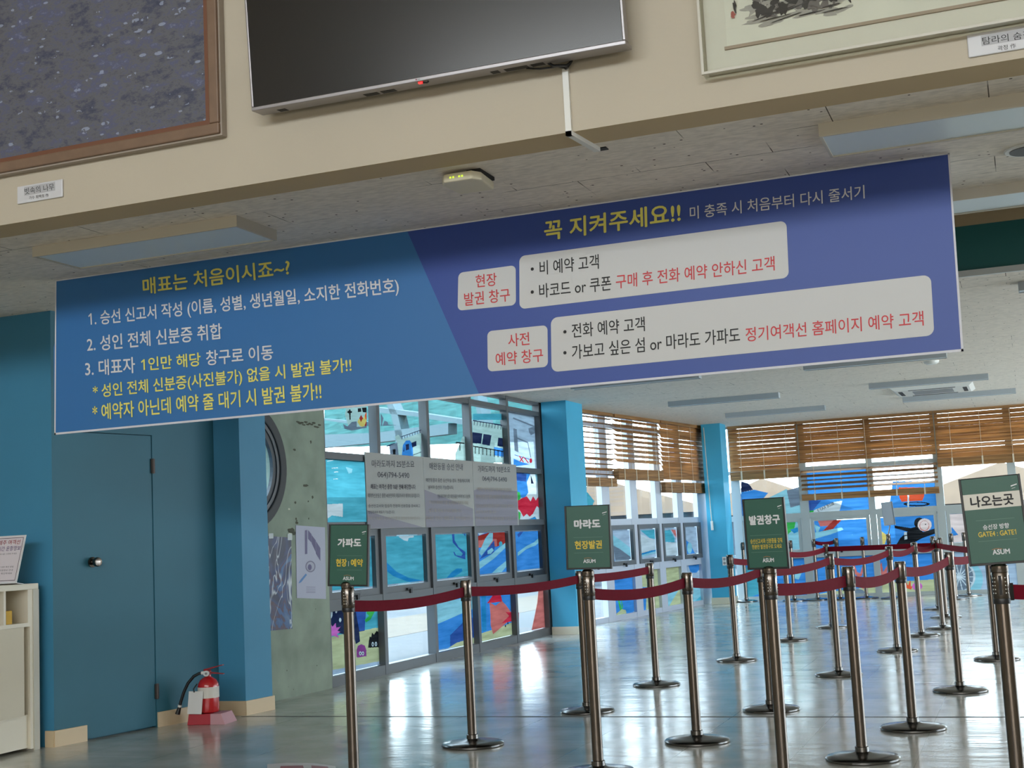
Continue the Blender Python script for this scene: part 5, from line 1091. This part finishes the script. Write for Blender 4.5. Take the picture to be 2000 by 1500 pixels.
# bottom row
f = mk(GA, crop(620,1140,0.24))
S += [full(RL[0], TEAL), f(SAND,(60,450),(240,400),(330,390),(460,362),(560,350),(560,800),(60,800)), f(NAVY,(60,100),(402,100),(392,260),(382,385),(340,392),(347,470),(312,492),(300,432),(215,412),(120,392),(60,330)), f(DEEP,(300,160),(395,150),(385,380),(342,388),(325,300)), f(WHITE,*blob((106,235),18,50,16)), f(WHITE,*blob((153,227),8,13,12)), f(WHITE,*blob((185,296),10,18,12)), f(GREEN,(398,180),(440,150),(465,230),(432,292),(396,316),(384,296),(420,262),(398,240),(412,215)), f(BLUE,(60,130),(125,150),(105,190),(60,210)),
      f(PINK,(60,330),(105,320),(122,350),(150,318),(152,358),(188,350),(162,384),(188,392),(160,408),(176,442),(130,422),(105,432),(60,430)), f(PURPLE,(318,590),(318,540),(330,505),(358,492),(386,505),(398,540),(398,590),(322,602)), f(BLACK,(412,522),(418,470),(425,430),(437,435),(445,398),(460,415),(480,385),(520,400),(520,515)),
      f(WHITE,*blob((349,567),10,17,12)), f(WHITE,*blob((370,567),10,17,12)), f(BLACK,*blob((350,568),4,8,10)), f(BLACK,*blob((370,568),4,8,10)), f(WHITE,*blob((450,493),9,19,12)), f(WHITE,*blob((476,491),9,19,12)), f(BLACK,*blob((450,494),4,10,10)), f(BLACK,*blob((476,492),4,10,10)), f(ICE,(60,715),(560,620),(560,830),(60,830)),
      full(RL[1], PALE), f(BLUE,(940,130),(1300,60),(1300,95),(940,165)), f(BLUE,(940,345),(1180,240),(1330,180),(1330,430),(1200,460),(1080,520),(940,560)), f(DEEP,(1080,420),(1200,300),(1330,250),(1330,420),(1200,462),(1080,520)), f(SAND,(1040,540),(1130,482),(1200,460),(1330,420),(1330,560),(940,580)), f(ICE,(940,545),(1060,525),(1330,480),(1330,640),(940,640)),
      full(RL[2], BLUE), f(SAND,(1300,415),(1500,350),(1640,290),(1640,520),(1300,520)), f(RED,(1380,160),(1440,78),(1492,92),(1505,145)), f(CORAL,(1400,150),(1450,180),(1500,140),(1530,170),(1575,230),(1562,300),(1500,352),(1430,412),(1410,340),(1408,250)), f(RED,(1530,230),(1640,235),(1640,290),(1552,312),(1500,322),(1560,262)), f(BLACK,*blob((1530,345),5,10,8)), f(BLACK,*blob((1550,322),5,10,8)), f(MID,(1335,80),(1370,80),(1375,380),(1340,390)),
      f(CORAL,(1738,400),(1770,250),(1790,150),(1800,40),(1850,40),(1868,300),(1900,330),(1900,400))]
S = [s_ for s_ in S]
mbF = film(GA, R1+R2+RS+RL, S, 0.0032)
local(mbF.build('picture_film', FM), wA)
# corner window wall
GB = PL_B.off(-0.044); f = mk(GB, crop(1140,960,0.18669))
b_rect = lambda k, v0, v1, i=0.0: (B_mull[k][1]+i, B_mull[k+1][0]-i, v0, v1)
BS = [b_rect(k,0.79,1.19,0.01) for k in range(1,6)]; BL_ = [b_rect(k,0.07,0.62) for k in (2,3,4,5)]; BU = [b_rect(1,1.345,1.93)]
S = [full(r, ICE) for r in BS]
S += [f(TEAL,(0,0),(40,10),(112,100),(90,150),(0,150)),
      f(GREY,(300,545),(500,690),(500,760),(340,760)), f(PALE,(300,450),(400,520),(500,600),(500,690),(380,600),(300,560)), f(BLUE,(300,670),(350,760),(300,760)), f(TEAL,(590,405),(760,400),(760,500),(690,487)), f(WHITE,(580,440),(690,490),(760,505),(760,600),(580,680)), f(PALE,(580,670),(760,605),(760,642),(580,690)), f(MID,(580,655),(700,618),(760,608),(760,622),(590,668)),
      f(TEAL,(830,410),(905,400),(952,490),(952,532),(840,526)), f(CORAL,(915,400),(960,400),(980,500)), f(WHITE,(830,530),(950,535),(1000,520),(1000,720),(830,720)), f(BLUE,(1060,500),(1110,540),(1160,640),(1230,690),(1070,700)), f(PALE,*blob((1108,590),26,60,14)),
      full(BL_[0], BLUE), f(GREEN,(352,1060),(392,1200),(404,1240),(380,1250),(360,1150)), f(GREEN,(384,1075),(412,1210),(402,1235)), f(SAND,(340,1280),(400,1230),(440,1240),(460,1320),(340,1320)), f(ICE,(500,1270),(545,1240),(560,1300)),
      full(BL_[1], SAND), f(BLUE,(560,1000),(660,1000),(650,1280),(560,1290)), full(BL_[2], SAND), f(PALE,(860,980),(1000,1020),(880,1220),(850,1220)), full(BL_[3], ICE), f(BLUE,(1085,750),(1230,760),(1220,800),(1180,850),(1120,850)), f(TEAL,(1150,1160),(1260,1060),(1260,1160)), f(PALE,(1080,900),(1260,960),(1260,1060),(1150,1160),(1080,1160))]
local(film(GB, BS+BL_+BU, S, 0.0055).build('picture_film', FM), wB)
# far window wall
GF = PL_F.off(-0.064); f = mk(GF, crop(1380,760,0.3))
f_rect = lambda k, v0, v1, i=0.0: (F_mull[k][1]+i, F_mull[k+1][0]-i, v0, v1)
FU = [f_rect(k,1.33,1.99) for k in (1,2,3)]; FS = [f_rect(k,0.765,1.19,0.06) for k in (1,2,3,4,5)]; FL = [f_rect(k,0.05,0.625) for k in (1,2,3,4,5)]
S = [f(NAVY,(225,600),(275,615),(302,655),(225,672)), f(BLUE,(225,672),(310,655),(402,676),(360,722),(330,830),(225,830)), f(PALE,(380,720),(520,650),(612,750),(640,820),(330,830)), f(GREY,(522,660),(640,625),(640,745),(546,772)),
     full(FU[1], BLUE), f(DEEP,(640,720),(745,725),(690,792),(640,810)), f(WHITE,(690,792),(830,735),(885,725),(860,812),(680,815)), f(GREEN,(660,790),(700,790),(690,815),(660,815)), f(BLUE,(1212,600),(1530,600),(1530,790),(1185,790)), f(ORANGE,(1250,640),(1420,640),(1416,700),(1404,726),(1270,732),(1255,705)), f(BLACK,*blob((1368,748),86,15,24)), f(BLUE,*blob((1368,747),66,8,24)), f(WHITE,(1308,690),(1318,690),(1318,780),(1308,780)),
     full(FS[0], PALE), f(GREEN,(500,860),(580,862),(572,905),(520,955),(500,955)), f(MID,(545,915),(590,900),(612,920),(570,940)), full(FS[1], BLUE), f(CORAL,(720,850),(822,848),(832,888),(740,892)), f(BRICK,(830,850),(880,850),(790,945),(750,930)), f(PALE,(700,935),(880,900),(892,915),(800,948),(705,975)), f(PALE,(700,880),(740,900),(720,950)),
     full(FS[2], BLUE), f(YELLOW,(1140,925),(1178,955),(1160,1010),(1140,1010)), f(BLACK,(1222,888),(1330,905),(1365,895),(1410,930),(1495,905),(1495,938),(1400,972),(1330,1012),(1275,1045),(1225,1030),(1262,968),(1310,928),(1225,905)), f(BLACK,*blob((1385,872),34,36,16)), f(SKIN,*blob((1420,884),46,42,20)), f(CORAL,*blob((1418,890),32,34,18)), f(SKIN,*blob((1418,888),28,30,18)), f(BLACK,*blob((1426,880),4,4,8)), f(WHITE,(1285,932),(1304,928),(1306,948),(1288,952)), f(WHITE,(1286,958),(1306,954),(1308,976),(1290,980)),
     full(FS[3], SKIN), f(BLUE,(1595,895),(1640,950),(1595,955)), full(FS[4], PALE),
     full(FL[0], BLUE), f(TEAL,(225,1150),(330,1180),(420,1300),(225,1380)), full(FL[1], BLUE), f(PALE,(560,1230),(620,1140),(640,1150),(600,1240)), f(SAND,(640,1350),(900,1305),(1130,1285),(1130,1400),(640,1400)), f(GREY,*blob((975,1330),60,30,14)), f(CORAL,(950,1145),(962,1140),(980,1190),(1000,1200),(1020,1135),(1030,1140),(1012,1215),(985,1225),(965,1200)), f(CORAL,(1000,1290),(1015,1240),(1025,1290),(1060,1270),(1040,1310)),
     full(FL[2], BLUE), f(SAND,(1100,1260),(1300,1250),(1530,1235),(1530,1400),(1100,1400)), f(CORAL,(1125,1150),(1140,1130),(1150,1190),(1180,1140),(1175,1200),(1140,1215)), f(ORANGE,(1285,1290),(1300,1255),(1312,1280),(1325,1240),(1332,1285),(1350,1275),(1330,1305)), f(PINK,*blob((1372,1284),34,27,16)),
     full(FL[3], ICE), full(FL[4], GREY)]
cx_, cy_ = 1645, 1222
S += [f(PALE,*blob((1690,1240),110,120,24)), f(WHITE,*blob((cx_,cy_),105,102,30)), f(GREY,*blob((cx_,cy_),92,90,30))]
for i in range(14):
    a = i*2*PI/14; S.append(bar(f,WHITE,(cx_+8*math.cos(a),cy_+8*math.sin(a)),(cx_+98*math.cos(a),cy_+95*math.sin(a)),7))
S.append(f(WHITE,*blob((cx_,cy_),12,12,12)))
local(film(GF, FU+FS+FL, S, 0.006).build('picture_film', FM), wF)
kR = crop(1380,760,0.3)
local(lettering('film_lettering', [('BLUE RAY 3',)+tuple(kR([(822,735),(832,752),(728,800)]))+(0.01,)], GF, M_k_txt, None, 0.003), wF)

# ------------------------------------------------------------------ outside
struct(MB().prism([(-60,-30),(-10.3,-30),(-10.3,6.97),(-5.95,6.97),(-5.62,8.1),(-5.61,9.85),(-5.51,15.2),(-5.47,16.2),(-4.84,20.75),(-4.81,21.36),(40,21.36),(40,90),(-60,90)], -0.15, -0.03).build('ground_outside', mat('pale_paving', rgb(62,61,63),0.8,noise=(0.6,0.08))), 'pale paved ground outside the windows', 'ground')
struct(MB().prism([(-7.9,4),(-7.6,28),(-9.6,28),(-9.9,4)], -0.03, -0.027).build('path_outside', mat('beige_paving', rgb(80,66,50),0.8,noise=(1.5,0.08))), 'beige paving strip running outside the long window wall', 'path')
cn = empty('covered_walk', (-13.5,25,0), label='grey beamed walkway roof with turquoise panels outside the long windows', cat='canopy')
PV = Plane((-13.5, 25.0, 0), (0.84, -0.54, 0))
fv = lambda px: [PV.at(*p) for p in px]
kz = crop(620,740,0.12); kz4 = crop(840,760,0.12)
M_beam = mat('walkway_beam_grey', rgb(62,84,90),0.7); M_turq = film_mat('turquoise_panel', FC(190,248,248), 0.6)
def vbar(pts, name, d0=-0.1, d1=0.1):
    mb = MB(); PV.poly(mb, fv(pts), d0, d1); local(mb.build(name, M_beam), cn)
vbar(kz([(60,640),(820,745),(2400,960),(2400,860),(820,690),(60,560)]) if False else kz([(40,650),(830,770),(830,700),(40,640)]), 'rafter')
vbar(kz([(60,910),(1000,760+120),(2200,720),(2200,900),(1000,1040),(60,1130)]), 'edge_beam')
vbar(kz([(1000,460),(1640,540),(2700,700),(2700,790),(1640,610),(1000,545)]), 'purlin')
vbar(kz([(1180,380),(1280,380),(1380,600),(1450,900),(1470,1300),(1340,1300),(1340,900),(1270,600)]), 'curved_post')
vbar(kz4([(760,60),(830,60),(960,560),(990,1200),(900,1200),(880,560)]), 'curved_post')
q0 = PV.at(*kz([(1405,1300)])[0])
for uu in (q0[0]-0.0, q0[0]-6.5):
    mb = MB(); PV.box(mb, uu-0.22, uu+0.22, -0.03, q0[1]+0.05, -0.1, 0.1); local(mb.build('post', M_beam), cn)
mb = MB(); PV.poly(mb, [PV.at(*p) for p in kz([(-200,1120),(3150,1020),(3150,150),(-200,150)])][::-1], -0.5, -0.48); local(mb.build('roof_panel', M_turq), cn)
GH = 'tan roofed houses beyond the windows'
def house(x, y, w, dp, eave, ridge, rot, label, hip=False):
    r = empty('house', (x, y, -0.03), rz=math.radians(rot), label=label, cat='house', group=GH)
    MB().box((-w/2,-dp/2,0),(w/2,dp/2,eave)).build('walls', mat('house_plaster', rgb(88,92,98),0.8,noise=(0.5,0.06)), r)
    e = 0.5; mb = MB(); t = 0.14
    if hip: P = [(-w/2-e,-dp/2-e,eave),(w/2+e,-dp/2-e,eave),(w/2+e,dp/2+e,eave),(-w/2-e,dp/2+e,eave),(-w*0.2,0,ridge),(w*0.2,0,ridge)]; mb.add(P, [(3,2,1,0),(0,1,5,4),(2,3,4,5),(1,2,5),(3,0,4)])
    else: P = [(-w/2-e,-dp/2-e,eave-0.1),(w/2+e,-dp/2-e,eave-0.1),(w/2+e,dp/2+e,eave-0.1),(-w/2-e,dp/2+e,eave-0.1),(0,-dp/2-e,ridge),(0,dp/2+e,ridge)]; mb.add(P, [(3,2,1,0),(0,4,5,3),(1,2,5,4),(0,1,4),(2,3,5)])
    mb.build('roof', mat('tan_roof_tile', rgb(132,108,88),0.8,noise=(2.5,0.10)), r)
    mb = MB()
    for sx in (-0.28, 0.05, 0.3): mb.box((sx*w-0.45,-dp/2-0.03,0.6),(sx*w+0.45,-dp/2+0.02,eave-0.3))
    mb.build('windows', mat('house_window_dark', rgb(74,84,96),0.3), r)
house(-15.5, 44, 7, 6, 1.75, 2.7, 8, 'house with a low tan roof behind the awning windows nearest the column', True)
house(-9.9, 33, 4.4, 5, 1.7, 2.45, 12, 'small house with a tan gable beside the corner column')
house(-20.0, 34, 7, 7, 1.8, 2.7, -14, 'tan roofed house past the edge-on blind')
house(-7.9, 43, 4.2, 6, 1.65, 2.6, 10, 'gabled house over the far window beside the corner column')
house(-1.0, 38, 4.6, 6, 1.6, 2.45, 8, 'gabled house over the board headed 나오는곳')
house(9.0, 42, 8, 6, 1.8, 2.7, 5, 'wide house past the edge of the far windows', True)
bpy.data.objects.remove(_to)
bpy.data.curves.remove(_tc)
